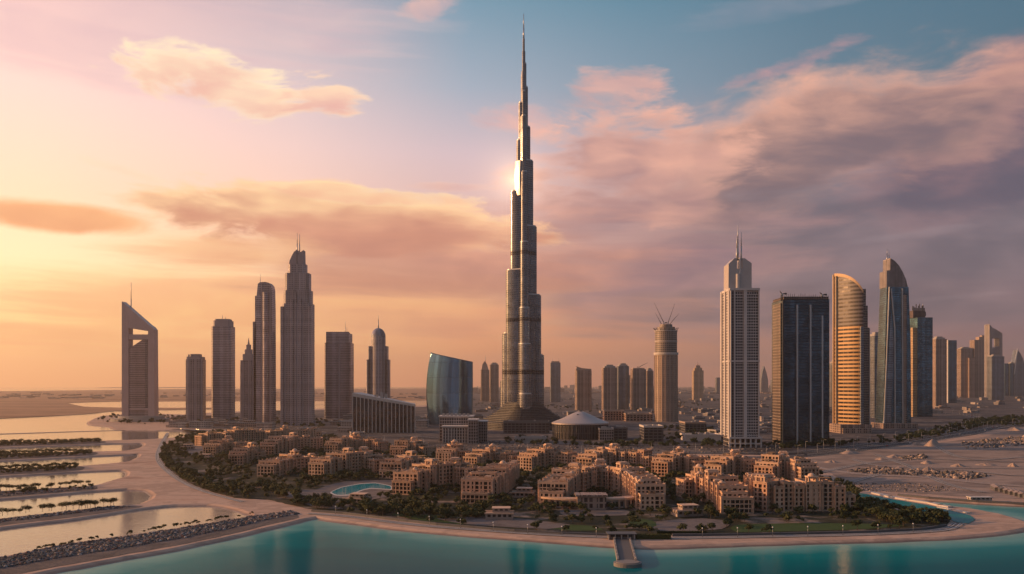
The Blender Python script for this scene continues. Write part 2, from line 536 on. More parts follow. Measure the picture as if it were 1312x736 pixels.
# leaves and bark
LEAF, t_, b_ = material("leaf")
oi = t_.new('ShaderNodeObjectInfo').outputs['Random']
ps_ = t_.new('ShaderNodeNewGeometry').outputs['Position']
nn_ = t_.noise(ps_, .09, 3, .6)
nf_ = t_.noise(ps_, 1.2, 2, .6)
cc_ = t_.ramp(t_.m('ADD', t_.m('MULTIPLY', oi, .42), t_.m('MULTIPLY', nn_, .72)),
              [(.25, (.022, .034, .014)), (.5, (.038, .052, .018)), (.68, (.07, .075, .024)), (.9, (.085, .075, .028))])
t_.put(b_.inputs['Base Color'], t_.v('SCALE', cc_, scale=t_.m('ADD', .6, t_.m('MULTIPLY', nf_, .8))))
b_.inputs['Roughness'].default_value = .75
b_.inputs['Specular IOR Level'].default_value = .2
BARK = plain("bark", (.09, .065, .048), .9)

# rubble: one colour per stone
RUBBLE, t_, b_ = material("rubble")
at_ = t_.new('ShaderNodeAttribute', attribute_name="shade", attribute_type='GEOMETRY')
t_.put(b_.inputs['Base Color'], at_.outputs['Color'])
b_.inputs['Roughness'].default_value = .9

# water: pale over the shallow sand, deep teal away from the shore
WATER, t_, b_ = material("sea_water")
dep = t_.new('ShaderNodeAttribute', attribute_name="depth", attribute_type='GEOMETRY').outputs['Fac']
wp = t_.new('ShaderNodeNewGeometry').outputs['Position']
wn = t_.noise(t_.v('MULTIPLY', wp, (.35, 1.0, 1.0)), .03, 5, .6)
dd = t_.m('ADD', dep, t_.m('MULTIPLY', t_.m('SUBTRACT', wn, .5), 34.0))
silt = t_.new('ShaderNodeAttribute', attribute_name="silt", attribute_type='GEOMETRY').outputs['Fac']
t_.put(b_.inputs['Base Color'], t_.mix(silt, t_.ramp(t_.m('DIVIDE', dd, 120.0, clamp=True),
       [(0, (.30, .40, .34)), (.09, (.12, .34, .32)), (.22, (.006, .20, .21)), (.5, (.001, .115, .135)), (1, (.001, .066, .098))]), (.24, .20, .155, 1)))
b_.inputs['Roughness'].default_value = .07
t_.put(b_.inputs['IOR'], t_.m('ADD', 1.04, t_.m('MULTIPLY', silt, .36)))
rip = t_.noise(t_.v('MULTIPLY', wp, (.5, 1.0, 1.0)), .35, 4, .6)
rip2 = t_.noise(t_.v('MULTIPLY', wp, (.6, 1.0, 1.0)), .05, 3, .5)
bp = t_.new('ShaderNodeBump')
bp.inputs['Strength'].default_value = .24
bp.inputs['Distance'].default_value = .35
t_.put(bp.inputs['Height'], t_.m('ADD', rip, t_.m('MULTIPLY', rip2, 1.2)))
t_.t.links.new(bp.outputs[0], b_.inputs['Normal'])

POOL, t_, b_ = material("pool_water")
b_.inputs['Base Color'].default_value = (.02, .30, .36, 1)
b_.inputs['Roughness'].default_value = .06
b_.inputs['IOR'].default_value = 1.33

# ------------------------------------------------------------------ the land and the water
random.seed(4)


def smooth_outline(pts, step=7.0, rough=1.2, jag=True):
    """world outline through the given points, rounded and resampled"""
    n = len(pts)
    out = []
    for i in range(n):
        p0, p1, p2, p3 = pts[i - 1], pts[i], pts[(i + 1) % n], pts[(i + 2) % n]
        d = (p2 - p1).length
        k = max(1, min(40, int(d / step)))
        for j in range(k):
            t = j / k
            q = .5 * ((2 * p1) + (p2 - p0) * t + (2 * p0 - 5 * p1 + 4 * p2 - p3) * t * t + (3 * p1 - p0 - 3 * p2 + p3) * t * t * t)
            lin_ = p1.lerp(p2, t)
            q = lin_.lerp(q, .55 if d < 400 else 0.0)
            if jag:
                q = q + Vector((random.uniform(-1, 1), random.uniform(-1, 1), 0)) * rough * .5
            out.append(q)
    return out


def area(pts):
    return sum(a.x * b.y - b.x * a.y for a, b in zip(pts, pts[1:] + pts[:1])) / 2


def sheet(name, pts, z, mat, skirt=0.0, kind='structure', step=7.0, rough=1.2, smooth=True, zlow=-.8, parent=None):
    P = smooth_outline(pts, step, rough) if smooth else pts
    if area(P) < 0:
        P.reverse()
    v = [(q.x, q.y, z) for q in P]
    tris = tessellate_polygon([[Vector((q.x, q.y, 0)) for q in P]])
    f = []
    for a, b, c_ in tris:
        A, B, C = v[a], v[b], v[c_]
        f.append((a, b, c_) if (B[0] - A[0]) * (C[1] - A[1]) - (B[1] - A[1]) * (C[0] - A[0]) > 0 else (a, c_, b))
    n = len(P)
    if skirt:
        for i in range(n):
            tv = (P[(i + 1) % n] - P[i - 1])
            nv = Vector((tv.y, -tv.x, 0)).normalized()
            v.append((P[i].x + nv.x * skirt, P[i].y + nv.y * skirt, zlow))
        for i in range(n):
            j = (i + 1) % n
            f.append((i, n + i, n + j, j))
    me = bpy.data.meshes.new(name)
    me.from_pydata(v, [], f)
    me.materials.append(mat)
    me.update()
    o = link(bpy.data.objects.new(name, me), parent)
    if kind:
        o['kind'] = kind
    return o, P


def px_poly(lst, z=0.0):
    return [at(x, y, z) for x, y in lst]


MAIN = [(115, 541), (130, 534), (160, 531.5), (200, 531), (240, 532), (262, 530), (300, 528), (360, 527), (420, 524), (545, 520), (556, 514), (566, 497.5),
        (900, 496.3), (1800, 496.3), (2600, 520), (2200, 655), (1500, 651), (1312, 649), (1252, 646), (1158, 639.5), (1132, 636.5), (1136, 639.5), (1191, 648.5), (1238, 653.5), (1279, 661), (1308, 670), (1320, 675),
        (1308, 680), (1285, 684), (1226, 690), (1130, 694), (1050, 696), (936, 699.5), (870, 702), (815, 702.5), (773, 700), (680, 692.5), (603, 687), (522, 680), (440, 669.5), (405, 664.5),
        (386, 668), (352, 676), (299, 689), (239, 702), (180, 713), (55, 736), (0, 748), (-300, 820), (-300, 775), (0, 718), (80, 701), (180, 687), (263, 674), (328, 663),
        (317, 658), (291, 650.5), (267, 648), (227, 648.5), (180, 653.5), (100, 666), (0, 678.5), (-250, 716), (-250, 700), (0, 667.5), (76, 659), (140, 651), (165, 650), (180, 648.5),
        (196, 642), (200, 636), (189, 629.5), (163, 628), (122, 630.5), (60, 636), (0, 641), (-250, 662), (-250, 644), (0, 631.5), (60, 628), (122, 624), (150, 616), (166, 611), (167, 607),
        (158, 603.5), (103, 605.5), (0, 611.5), (-300, 626), (-300, 612), (0, 603), (100, 599), (161, 593.5), (176, 589), (181, 585.5), (178, 582.8), (120, 585.5), (0, 591.5), (-300, 604), (-300, 592),
        (0, 583), (118, 580), (160, 579), (182, 574.5), (187, 571), (182, 568.6), (128, 569.8), (0, 574.5), (-300, 584), (-300, 577), (0, 568.5), (128, 566), (190, 564), (222, 562), (258, 557.5), (274, 554),
        (262, 552.3), (200, 552.5), (150, 551), (140, 547.5), (116, 545)]
wet(SAND)
land, land_out = sheet("ground", px_poly(MAIN), GZ, SAND, 7.0)
FAR = [(-900, 502.5), (0, 501.6), (120, 500.2), (200, 499.0), (700, 497.5), (700, 508), (556, 513), (400, 514.0), (160, 514.6), (84, 517), (105, 521.5), (160, 523), (290, 523.2), (290, 524.0), (150, 527), (110, 531), (0, 536.5), (-400, 552), (-1000, 560)]
far, far_out = sheet("far_shore", px_poly(FAR), GZ, FARLAND, 12.0, step=60, rough=8)
sheet("sandbar", px_poly([(-200, 561.5), (0, 556), (120, 552.4), (160, 551.6), (160, 552.0), (120, 553), (0, 557), (-200, 563)]), .35, SAND, 2.0)
sheet("island", px_poly([(126, 497.3), (150, 496.7), (200, 496.4), (300, 496.3), (300, 497.0), (180, 497.5)]), 6, FARLAND, 60, step=300, rough=20)

# open water: one sheet to the horizon, finer where the shore is near
xs = [-22000, -15000, -8000, -5000, -3500, -2500, -2000, -1500, -1100] + [-800 + 9 * k for k in range(200)] + [1100, 1500, 2000, 3000, 5000, 9000, 16000, 22000]
ys = [-3000, -1000, 0, 120, 200, 260] + [300 + 7 * k for k in range(76)] + [840 + 14 * k for k in range(40)] + [1450, 1600, 1800, 2100, 2600, 3200, 4000, 5000, 7000, 10000, 15000, 22000]
import numpy as np
GX, GY = np.meshgrid(np.array(xs, float), np.array(ys, float))
shore = np.array([(q.x, q.y) for q in land_out])
seg_a, seg_b = shore, np.roll(shore, -1, 0)
ok = (np.abs(seg_a[:, 0]) < 1500) & (seg_a[:, 1] < 2500)
seg_a, seg_b = seg_a[ok], seg_b[ok]
pts_ = np.stack([GX.ravel(), GY.ravel()], 1)
depth = np.full(len(pts_), 1e9)
for a, b in zip(seg_a, seg_b):
    ab = b - a
    t = np.clip(((pts_ - a) @ ab) / max(ab @ ab, 1e-6), 0, 1)
    dq = pts_ - a - t[:, None] * ab
    depth = np.minimum(depth, (dq ** 2).sum(1))
depth = np.minimum(np.sqrt(depth), 400)
me = bpy.data.meshes.new("water")
nx, ny = len(xs), len(ys)
me.from_pydata([(x, y, 0) for x, y in pts_], [], [(j * nx + i, j * nx + i + 1, (j + 1) * nx + i + 1, (j + 1) * nx + i) for j in range(ny - 1) for i in range(nx - 1)])
at_d = me.attributes.new("depth", 'FLOAT', 'POINT')
at_d.data.foreach_set("value", depth.astype(np.float32))
silt = np.zeros(len(pts_))
for i, (x, y) in enumerate(pts_):
    if y > 60 and x < 300:
        px, py = 656 + F * x / y, YH + F * H / y
        line = 718 - (718 - 663) * max(min(px, 340), -200) / 328 + 4
        silt[i] = max(0.0, min(1.0, (line - py) / 4)) * max(0.0, min(1.0, (400 - px) / 60))
me.attributes.new("silt", 'FLOAT', 'POINT').data.foreach_set("value", silt.astype(np.float32))
me.materials.append(WATER)
me.polygons.foreach_set("use_smooth", [True] * len(me.polygons))
link(bpy.data.objects.new("water", me))['kind'] = 'structure'

# sheets on the land
CITYP = [(225, 549), (262, 535), (300, 530), (420, 526), (545, 522), (560, 515), (575, 500), (1000, 497), (1700, 497), (1700, 548), (1312, 549), (1240, 560), (1150, 571), (1100, 578), (1040, 586), (900, 583), (700, 583), (560, 580), (440, 566), (330, 553)]
sheet("city_ground", px_poly(CITYP), GZ + .15, CITY, step=25, rough=3)
sheet("waste_ground", px_poly([(1036, 590), (1100, 581), (1160, 574), (1250, 563), (1320, 552), (1700, 552), (1700, 640), (1330, 642), (1250, 640), (1160, 634), (1110, 628), (1070, 612)]), GZ + .1, WASTE, step=12, rough=3)
GARD = [(207, 586), (211, 573), (226, 564), (250, 559), (280, 555), (420, 563), (500, 576), (600, 586), (900, 592), (1010, 598), (1050, 612), (1092, 632), (1108, 647), (1166, 659), (1205, 665), (1220, 671), (1205, 679),
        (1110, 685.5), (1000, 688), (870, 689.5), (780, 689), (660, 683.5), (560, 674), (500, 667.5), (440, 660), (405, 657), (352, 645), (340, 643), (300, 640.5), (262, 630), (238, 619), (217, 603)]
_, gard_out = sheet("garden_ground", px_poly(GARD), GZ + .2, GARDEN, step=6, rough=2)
for k, (nm, poly, m_) in enumerate([
        ("lawn", [(640, 671), (700, 674), (760, 678), (772, 683), (740, 684), (660, 678)], LAWN),
        ("lawn", [(810, 668), (835, 670), (842, 678), (808, 679)], LAWN),
        ("lawn", [(935, 680), (950, 676), (1030, 674), (1110, 675), (1160, 677), (1110, 682), (1000, 685), (945, 686)], LAWN),
        ("lawn", [(500, 662), (560, 664), (610, 668), (600, 676), (540, 671)], LAWN),
        ("path", [(560, 668), (640, 666), (730, 676), (700, 682), (600, 676)], PAVING),
        ("path", [(842, 672), (900, 668), (935, 672), (925, 682), (850, 686)], PAVING),
        ("path", [(400, 633), (440, 620), (500, 618), (512, 628), (505, 637), (470, 645), (430, 646)], PAVING),
        ("path", [(232, 572), (262, 573), (270, 582), (240, 585)], PAVING),
        ("path", [(720, 657), (800, 657), (806, 664), (725, 665)], PAVING),
        ("path", [(360, 637), (400, 630), (420, 648), (440, 656), (405, 654)], PAVING)]):
    sheet(nm, px_poly(poly), GZ + .3 + .02 * k, m_, step=5, rough=.6)
pool_pts = px_poly([(425, 634), (438, 628), (461, 623.5), (481, 622.5), (499, 626), (500, 630), (476, 628.5), (463, 631), (448, 637), (432, 637.5)])
sheet("pool", pool_pts, GZ + .56, POOL, step=3, rough=.1)
rim, _ = sheet("pool_rim", px_poly([(423, 634.4), (437, 627.5), (461, 622.8), (481, 621.8), (501, 625.6), (503, 631), (476, 629.5), (464, 632), (449, 638.2), (431, 638.7)]), GZ + .52, PALECON, step=3, rough=.1)


def ribbon(name, pts, width, z, mat, step=12, kind='structure', lanes=0):
    """a road along a line of pixel points, with kerbs and lane marks"""
    P = [at(*q) for q in pts]
    L_ = []
    for i in range(len(P) - 1):
        p0, p1, p2, p3 = P[max(i - 1, 0)], P[i], P[i + 1], P[min(i + 2, len(P) - 1)]
        k = max(2, int((p2 - p1).length / step))
        for j in range(k):
            t = j / k
            L_.append(.5 * ((2 * p1) + (p2 - p0) * t + (2 * p0 - 5 * p1 + 4 * p2 - p3) * t * t + (3 * p1 - p0 - 3 * p2 + p3) * t * t * t))
    L_.append(P[-1])
    N = []
    for i in range(len(L_)):
        tv = L_[min(i + 1, len(L_) - 1)] - L_[max(i - 1, 0)]
        N.append(Vector((-tv.y, tv.x, 0)).normalized())
    b = MB()

    def strip(o0, o1, zz, mi, dash=False):
        for i in range(len(L_) - 1):
            if dash and i % 2:
                continue
            q = [L_[i] + N[i] * o0, L_[i + 1] + N[i + 1] * o0, L_[i + 1] + N[i + 1] * o1, L_[i] + N[i] * o1]
            b.face([(w.x, w.y, zz) for w in reversed(q)], None, mi)
    strip(-width / 2, width / 2, z, 0)
    for s_ in (-1, 1):
        strip(s_ * (width / 2 + .5) - .5, s_ * (width / 2 + .5) + .5, z + .13, 1)
        strip(s_ * (width / 2 - .9) - .2, s_ * (width / 2 - .9) + .2, z + .02, 2)
    for k in range(1, lanes):
        oo = -width / 2 + width * k / lanes
        strip(oo - .15, oo + .15, z + .02, 2, True)
    o = b.build(name, [mat, CONCRETE, MARK])
    if kind:
        o['kind'] = kind
    return o, L_, N


ROADS = []
ROADS.append((ribbon("road", [(225, 551), (330, 558), (440, 570), (560, 583), (700, 587), (850, 588), (1000, 587.5), (1060, 583), (1130, 574), (1200, 564), (1260, 553), (1300, 546), (1420, 540)], 20, GZ + .34, ASPHALT, lanes=4), 20, "nearest wide road behind the sandstone blocks"))
ROADS.append((ribbon("road", [(440, 566), (560, 577.5), (700, 581.5), (850, 582.5), (1000, 582), (1060, 578), (1130, 569), (1195, 559), (1240, 549), (1262, 540), (1230, 532), (1180, 530)], 16, GZ + .40, ASPHALT, lanes=3), 16, "second road running beside the nearest wide road"))
ribbon("road", [(330, 546), (430, 553), (520, 560), (640, 568), (800, 572), (900, 572), (1010, 573)], 11, GZ + .46, ASPHALT, lanes=2)
ribbon("road", [(640, 536), (730, 530), (860, 533), (980, 545), (1060, 560)], 14, GZ + .52, ASPHALT, lanes=2)
ribbon("road", [(900, 520), (1000, 524), (1120, 522), (1250, 524), (1400, 521)], 18, GZ + .58, ASPHALT, lanes=2)
for tr in ([(1050, 608), (1110, 596), (1180, 590), (1250, 592), (1330, 586)], [(1090, 620), (1150, 606), (1220, 604), (1300, 612), (1360, 610)], [(1120, 584), (1160, 598), (1210, 622), (1260, 634)], [(1200, 574), (1230, 588), (1300, 594), (1380, 592)], [(1090, 590), (1130, 600), (1200, 602), (1330, 603)]):
    ribbon("dirt_track", tr, 4.5, GZ + .2 + .006 * len(tr) + .0001 * tr[0][0], ground("track_dirt_%d" % tr[0][0], [(.35, (.13, .105, .095)), (.6, (.24, .185, .155))], .05), lanes=0)
ribbon("path", [(1040, 600), (1100, 610), (1180, 614), (1260, 622), (1340, 628)], 7, GZ + .26, CLAY, lanes=0)
ribbon("path", [(215, 556), (205, 575), (203, 592), (222, 612), (255, 630), (310, 646)], 3.0, GZ + .24, PAVING, step=5)
ribbon("path", [(395, 661), (440, 664.5), (522, 675), (603, 682), (680, 687.5), (773, 692), (870, 693.2), (1000, 691), (1110, 688.5), (1205, 683), (1228, 674)], 4.0, GZ + .22, PAVING, step=6)


# ------------------------------------------------------------------ towers
class TW:
    """frame of a tower: root empty at its base, metres per photo pixel, height of a photo row"""
    def __init__(s, name, label, px, base, rot=0.0, cat='skyscraper', group=None):
        s.d = dist(base)
        s.s = s.d / F
        s.px = px
        loc = at(px, base, GZ + .2)
        s.o = empty(name, loc, R(rot))
        tag(s.o, label, cat, group)

    def Z(s, py):
        return H - (py - YH) * s.s - GZ - .2

    def X(s, px):
        return (px - s.px) * s.s


def antenna(tw, px, ytop, ybot, r=.8, y=0.0, name='antenna', mat=None):
    b = MB()
    b.tube((tw.X(px), y, tw.Z(ybot)), (tw.X(px), y, (tw.Z(ybot) + tw.Z(ytop)) / 2), r, r * .8, 8)
    b.tube((tw.X(px), y, (tw.Z(ybot) + tw.Z(ytop)) / 2), (tw.X(px), y, tw.Z(ytop)), r * .6, r * .3, 8)
    return b.build(name, mat or STEEL, tw.o)


def crane(px, base_y, zfoot, mast, jib_dx, jib_dz, d, label, group=None, r=.55):
    """lattice luffing crane: mast, jib, counter jib, cab"""
    loc = Vector(((px - 656) / F * d, d, zfoot))
    o = empty('tower_crane', loc)
    tag(o, label, 'crane', group)
    b = MB()
    for sx, sy in ((-1, -1), (1, -1), (1, 1), (-1, 1)):
        b.tube((sx * .8, sy * .8, 0), (sx * .8, sy * .8, mast), r * .5, r * .5, 4)
    for k in range(max(2, int(mast / 3))):
        z = mast * k / max(2, int(mast / 3))
        b.tube((-.8, -.8, z), (.8, -.8, z + 2.4), r * .3, r * .3, 4)
        b.tube((.8, .8, z), (-.8, .8, z + 2.4), r * .3, r * .3, 4)
    b.build('mast', DARKSTEEL, o)
    b = MB()
    tip = Vector((jib_dx, 0, mast + jib_dz))
    for oy in (-.6, .6):
        b.tube((0, oy, mast), (tip.x, 0, tip.z), r * .6, r * .3, 4)
    b.tube((0, 0, mast + 1.4), (tip.x, 0, tip.z), r * .5, r * .3, 4)
    for k in range(1, 9):
        q = Vector((0, 0, mast)).lerp(tip, k / 9)
        b.tube(q + Vector((0, -.6, 0)), q + Vector((0, .6, .6)), r * .25, r * .25, 4)
    b.build('jib', DARKSTEEL, o)
    b = MB()
    sgn = -1 if jib_dx > 0 else 1
    b.tube((0, 0, mast), (sgn * 6, 0, mast + 1), r, r, 4)
    b.box(min(sgn * 4, sgn * 6.5), max(sgn * 4, sgn * 6.5), -.9, .9, mast - .8, mast + 1.2, base=True)
    b.build('counterweight', DARKSTEEL, o)
    b = MB()
    b.box(-1.3, 1.3, -1.9, -.9, mast - 2, mast + .4, base=True)
    b.build('cab', PALEMETAL, o)
    return o


def roof_units(tw, x0, x1, y0, y1, z, n, mat=None, hmin=2, hmax=5, seed=1):
    rnd = random.Random(seed)
    for k in range(n):
        b = MB()
        w, dd_ = rnd.uniform(3, 7), rnd.uniform(3, 7)
        x, y = rnd.uniform(x0 + w, x1 - w), rnd.uniform(y0 + dd_, y1 - dd_)
        h = rnd.uniform(hmin, hmax)
        b.box(x - w / 2, x + w / 2, y - dd_ / 2, y + dd_ / 2, z, z + h)
        b.box(x - w / 2 + .6, x + w / 2 - .6, y - dd_ / 2 + .6, y + dd_ / 2 - .6, z + h, z + h + .5)
        b.build('roof_unit', mat or CONCRETE, tw.o)


# ---- the tall central tower
T = TW('supertall_tower', 'immensely tall silver stepped tower with needle spire, sun glinting on its upper flank', 671, 550, cat='skyscraper')
bz = [(T.Z(327), T.Z(322)), (T.Z(412.5), T.Z(408)), (T.Z(480), T.Z(474))]
F_SUPER = facade("silver_curtain_wall", (.22, .235, .26), (.18, .168, .168), 3.9, 4.6, .26, .34, .15, .9, .36, .4, bz, (.085, .078, .08), .006, .35, wave=.012)
left_t = [(640.6, 488), (643, 427), (648, 346), (653.8, 245), (661.6, 180), (664.3, 132), (667.3, 98)]
right_t = [(697.7, 455), (693.8, 378), (688, 290), (683.4, 206), (679.6, 163), (676.5, 112), (674.5, 82)]
front_t = [(27, 505), (22, 442), (17.5, 396), (13, 312), (9, 222), (6, 150), (3.5, 118)]


def wing(ang, tiers):
    """tiers: (reach in metres, top row); each tier is a round-nosed slab rising from the base"""
    wgo = None
    ux, uy = math.cos(ang), math.sin(ang)
    for i, (reach, ytop, wd) in enumerate(tiers):
        s_ = max(reach - wd, .1)
        pl = []
        nseg = 20
        pl.append((-0.0 * ux + uy * wd, -0.0 * uy - ux * wd))
        for k in range(nseg + 1):
            a = ang - math.pi / 2 + math.pi * k / nseg
            pl.append((ux * s_ + math.cos(a) * wd, uy * s_ + math.sin(a) * wd))
        pl.append((-uy * wd, ux * wd))
        b = MB()
        zt = T.Z(ytop)
        b.prism(pl, 0, zt, 0, 1, smooth=True)
        b.sm[-1] = False
        inner = [(x * .93, y * .93) for x, y in pl]
        b.prism(inner, zt, zt + 2.2, 1, 1)
        o = b.build('wing' if i == 0 else 'setback_tier', [F_SUPER, PALEMETAL], T.o if i == 0 else wgo)
        if i == 0:
            wgo = o


LA, RA, FA = R(152), R(28), R(-84)
wl, wr, wf = [], [], []
for i, (x, y) in enumerate(left_t):
    ext = (671 - x) * T.s
    wd = max(1.6, min(10.5, ext * .30 + 1.4))
    wl.append((((ext - wd) / math.cos(R(28))) + wd, y, wd))
for i, (x, y) in enumerate(right_t):
    ext = (x - 671) * T.s
    wd = max(1.6, min(10.0, ext * .30 + 1.3))
    wr.append((((ext - wd) / math.cos(R(28))) + wd, y, wd))
for i, (r_, y) in enumerate(front_t):
    ext = r_ * T.s
    wf.append((ext, y, max(1.4, min(11.5, ext * .28 + 2.2))))
# longer tiers are slimmer so that no two flanks share a plane
wl = [(a, b, w_ * (.80 + .05 * i)) for i, (a, b, w_) in enumerate(wl)]
wr = [(a, b, w_ * (.80 + .05 * i)) for i, (a, b, w_) in enumerate(wr)]
wing(LA, wl); wing(RA, wr); wing(FA, wf)
b = MB()
for r_, y0, y1 in ((7.4, 500, 150), (5.0, 150, 92), (3.4, 92, 66), (2.3, 66, 50)):
    b.prism(circle(0, 0, r_ * T.s * .62, 24), 0 if y0 == 500 else T.Z(y0), T.Z(y1), smooth=True); b.sm[-1] = False
b.build('core', F_SUPER, T.o)
b = MB()
b.tube((0, 0, T.Z(50)), (0, 0, T.Z(36)), 1.5, 1.1, 12)
b.tube((0, 0, T.Z(36)), (0, 0, T.Z(18)), .95, .45, 12)
b.build('spire', STEEL, T.o)
# convex reflector added to the upper flank, turned to flash the low sun
b = MB()
cd = Vector((-.753, -.658, 0)); ct = Vector((.658, -.753, 0))
cc = Vector((T.X(663.2), -4.0, (T.Z(251) + T.Z(207)) / 2))
hh = (T.Z(207) - T.Z(251)) / 2
NA, NB = 12, 16
gp = [[cc + ct * (6.6 * u_) + cd * (1.7 - .42 * u_ * u_ - 1.9 * v_ * v_) + Vector((0, 0, hh * v_)) for u_ in (2 * i / NA - 1 for i in range(NA + 1))] for v_ in (2 * j / NB - 1 for j in range(NB + 1))]
for j in range(NB):
    for i in range(NA):
        q = [gp[j][i], gp[j][i + 1], gp[j + 1][i + 1], gp[j + 1][i]]
        b.face(q, [(w.x * 1.2, w.z) for w in q], 0, True)
rim_ = gp[0] + [r_[-1] for r_ in gp[1:]] + gp[-1][::-1][1:] + [r_[0] for r_ in gp[::-1][1:-1]]
for q0, q1 in zip(rim_, rim_[1:] + rim_[:1]):
    b.face([q0 - cd * 7, q1 - cd * 7, q1 - cd * .01, q0 - cd * .01], None, 1)
b.build('glint_reflector', [facade("glint_reflector_mirror", (.50, .48, .46), (.30, .28, .27), 3.9, 2.4, .05, .08, .29, .95, .3, .7, (), tilt=.004, var=.1, wave=.004), PALEMETAL], T.o)
# stepped skirt at the foot
F_SKIRT = facade("louvred_podium", (.02, .022, .028), (.085, .082, .085), 2.75, 8, .05, .5, .2, .3, .6, .2)
b = MB()
for k in range(13):
    t0 = k / 13
    r0 = (92 - 66 * t0 ** .55)
    pl = []
    for j in range(60):
        a = 2 * math.pi * j / 60
        lob = 1 + .12 * math.cos(3 * (a - R(32)))
        pl.append((r0 * lob * math.cos(a), r0 * lob * math.sin(a) * .85))
    b.prism(pl, 0 if k == 0 else 13 + 2.75 * (k - 1), 13 + 2.75 * k, 0, 1)
b.build('podium', [F_SKIRT, plain('skirt_roof', (.035, .037, .044), .7)], T.o)
b = MB()
for k in range(26):
    a = R(200 + k * 5.4)
    b.tube((70 * math.cos(a) * 1.15, 60 * math.sin(a) * 1.15, 0), (70 * math.cos(a) * 1.1, 60 * math.sin(a) * 1.1, 13), .7, .7, 6)
b.build('colonnade', CONCRETE, T.o)

# ---- framed tower by the lagoon
F_ROSE = facade("rose_cladding", (.20, .15, .15), (.40, .30, .29), 3.8, 2.2, .25, .4, .2, .4, .55, .1)
ROSE = plain("rose_panel", (.46, .345, .33), .5, .15)
T = TW('framed_tower', 'slanted-top tower with see-through portal, standing alone on the lagoon point', 179.5, 541)
X, Z = T.X, T.Z
b = MB()
y0, y1 = -11, 11
b.extrude([(X(159), 0), (X(167.5), 0), (X(167.5), Z(412)), (X(159), Z(387))], y0, y1)              # left post
b.extrude([(X(192.5), 0), (X(200.5), 0), (X(199.6), Z(423)), (X(197), Z(419.5)), (X(192.5), Z(416.3))], y0, y1)
b.extrude([(X(159), Z(387)), (X(167.5), Z(412)), (X(167.5), Z(420.5)), (X(167.5), Z(421)), (X(192.5), Z(425)), (X(192.5), Z(416.3))], y0 + .3, y1 - .3)
b.extrude([(X(167.5), Z(435.5)), (X(192.5), Z(435.5)), (X(192.5), Z(429)), (X(167.5), Z(429))], y0 + 1, y1 - 1)
b.build('portal_frame', ROSE, T.o)
b = MB()
b.extrude([(X(167.5), 0), (X(192.5), 0), (X(192.5), Z(435.5)), (X(185), Z(435.5)), (X(167.5), Z(447))], y0 + 3, y1 - 3)
b.build('shaft', F_ROSE, T.o)
b = MB()
b.extrude([(X(188), Z(523)), (X(192.5), Z(523)), (X(192.5), Z(436)), (X(188), Z(436))], y0 + 2.2, y0 + 3.2)
b.build('glazed_strip', facade("dusk_glass", (.10, .10, .12), (.16, .13, .13), 3.8, 2.2, .15, .3), T.o)
b = MB()
b.box(X(167.5), X(192.5), y0 + .8, y1 - .8, Z(525.2), Z(523))
b.build('ledge', ROSE, T.o)
antenna(T, 168, 362, 405, 1.3)
b = MB()
b.prism(circle(0, 0, 62, 30, ry=36), 0, 6.5)
b.prism(circle(2, 2, 48, 30, ry=28), 6.5, 11)
b.build('podium', CONCRETE, T.o)

# ---- left cluster
F_BROWN = facade("brown_banded_wall", (.22, .20, .23), (.33, .275, .285), 3.6, 2.4, .30, .42, .15, .5, .6)
F_BROWN2 = facade("brown_ribbed_wall", (.20, .185, .21), (.31, .26, .27), 3.6, 4.5, .34, .25, .15, .5, .6, major=3)
F_PLUM = facade("plum_glass_wall", (.34, .31, .35), (.32, .27, .285), 3.7, 3.0, .18, .35, .1, .7, .5)
PLUMP = facade('pale_plum_piers', (.22, .21, .24), (.42, .35, .36), 3.6, 2.2, .5, .3, .15, .5, .6)
PLUM = plain("plum_panel", (.33, .275, .285), .6)


def chamfer(hw, hd, c_):
    return [(-hw + c_, -hd), (hw - c_, -hd), (hw, -hd + c_), (hw, hd - c_), (hw - c_, hd), (-hw + c_, hd), (-hw, hd - c_), (-hw, -hd + c_)]


def slab_tower(label, x0, x1, ytop, base, dep, mat, rot=0, name='skyscraper', ch=2, cap=None, roofmat=None, group=None, crown=True, seed=3, fins=0, finmat=None):
    T = TW(name, label, (x0 + x1) / 2, base, rot, 'skyscraper', group)
    hw = (x1 - x0) / 2 * T.s
    b = MB()
    zt = T.Z(ytop)
    b.prism(chamfer(hw, dep / 2, ch), 0, zt, 0, 1)
    b.build('shaft', [mat, roofmat or CONCRETE], T.o)
    if fins:
        for k in range(fins + 1):
            x = -hw + ch + (2 * hw - 2 * ch) * k / fins
            b = MB()
            b.box(x - .6, x + .6, -dep / 2 - .9, -dep / 2 + .1, 0, zt + 1.5)
            b.build('fin', finmat or CONCRETE, T.o)
    if crown:
        b = MB()
        b.prism(chamfer(hw * .78, dep * .38, ch), zt, zt + 5)
        b.prism(chamfer(hw * .5, dep * .25, ch * .7), zt + 5, zt + 9)
        b.build('penthouse', roofmat or CONCRETE, T.o)
        roof_units(T, -hw * .9, hw * .9, -dep * .45, dep * .45, zt, 3, seed=seed)
    T.hw, T.zt = hw, zt
    return T


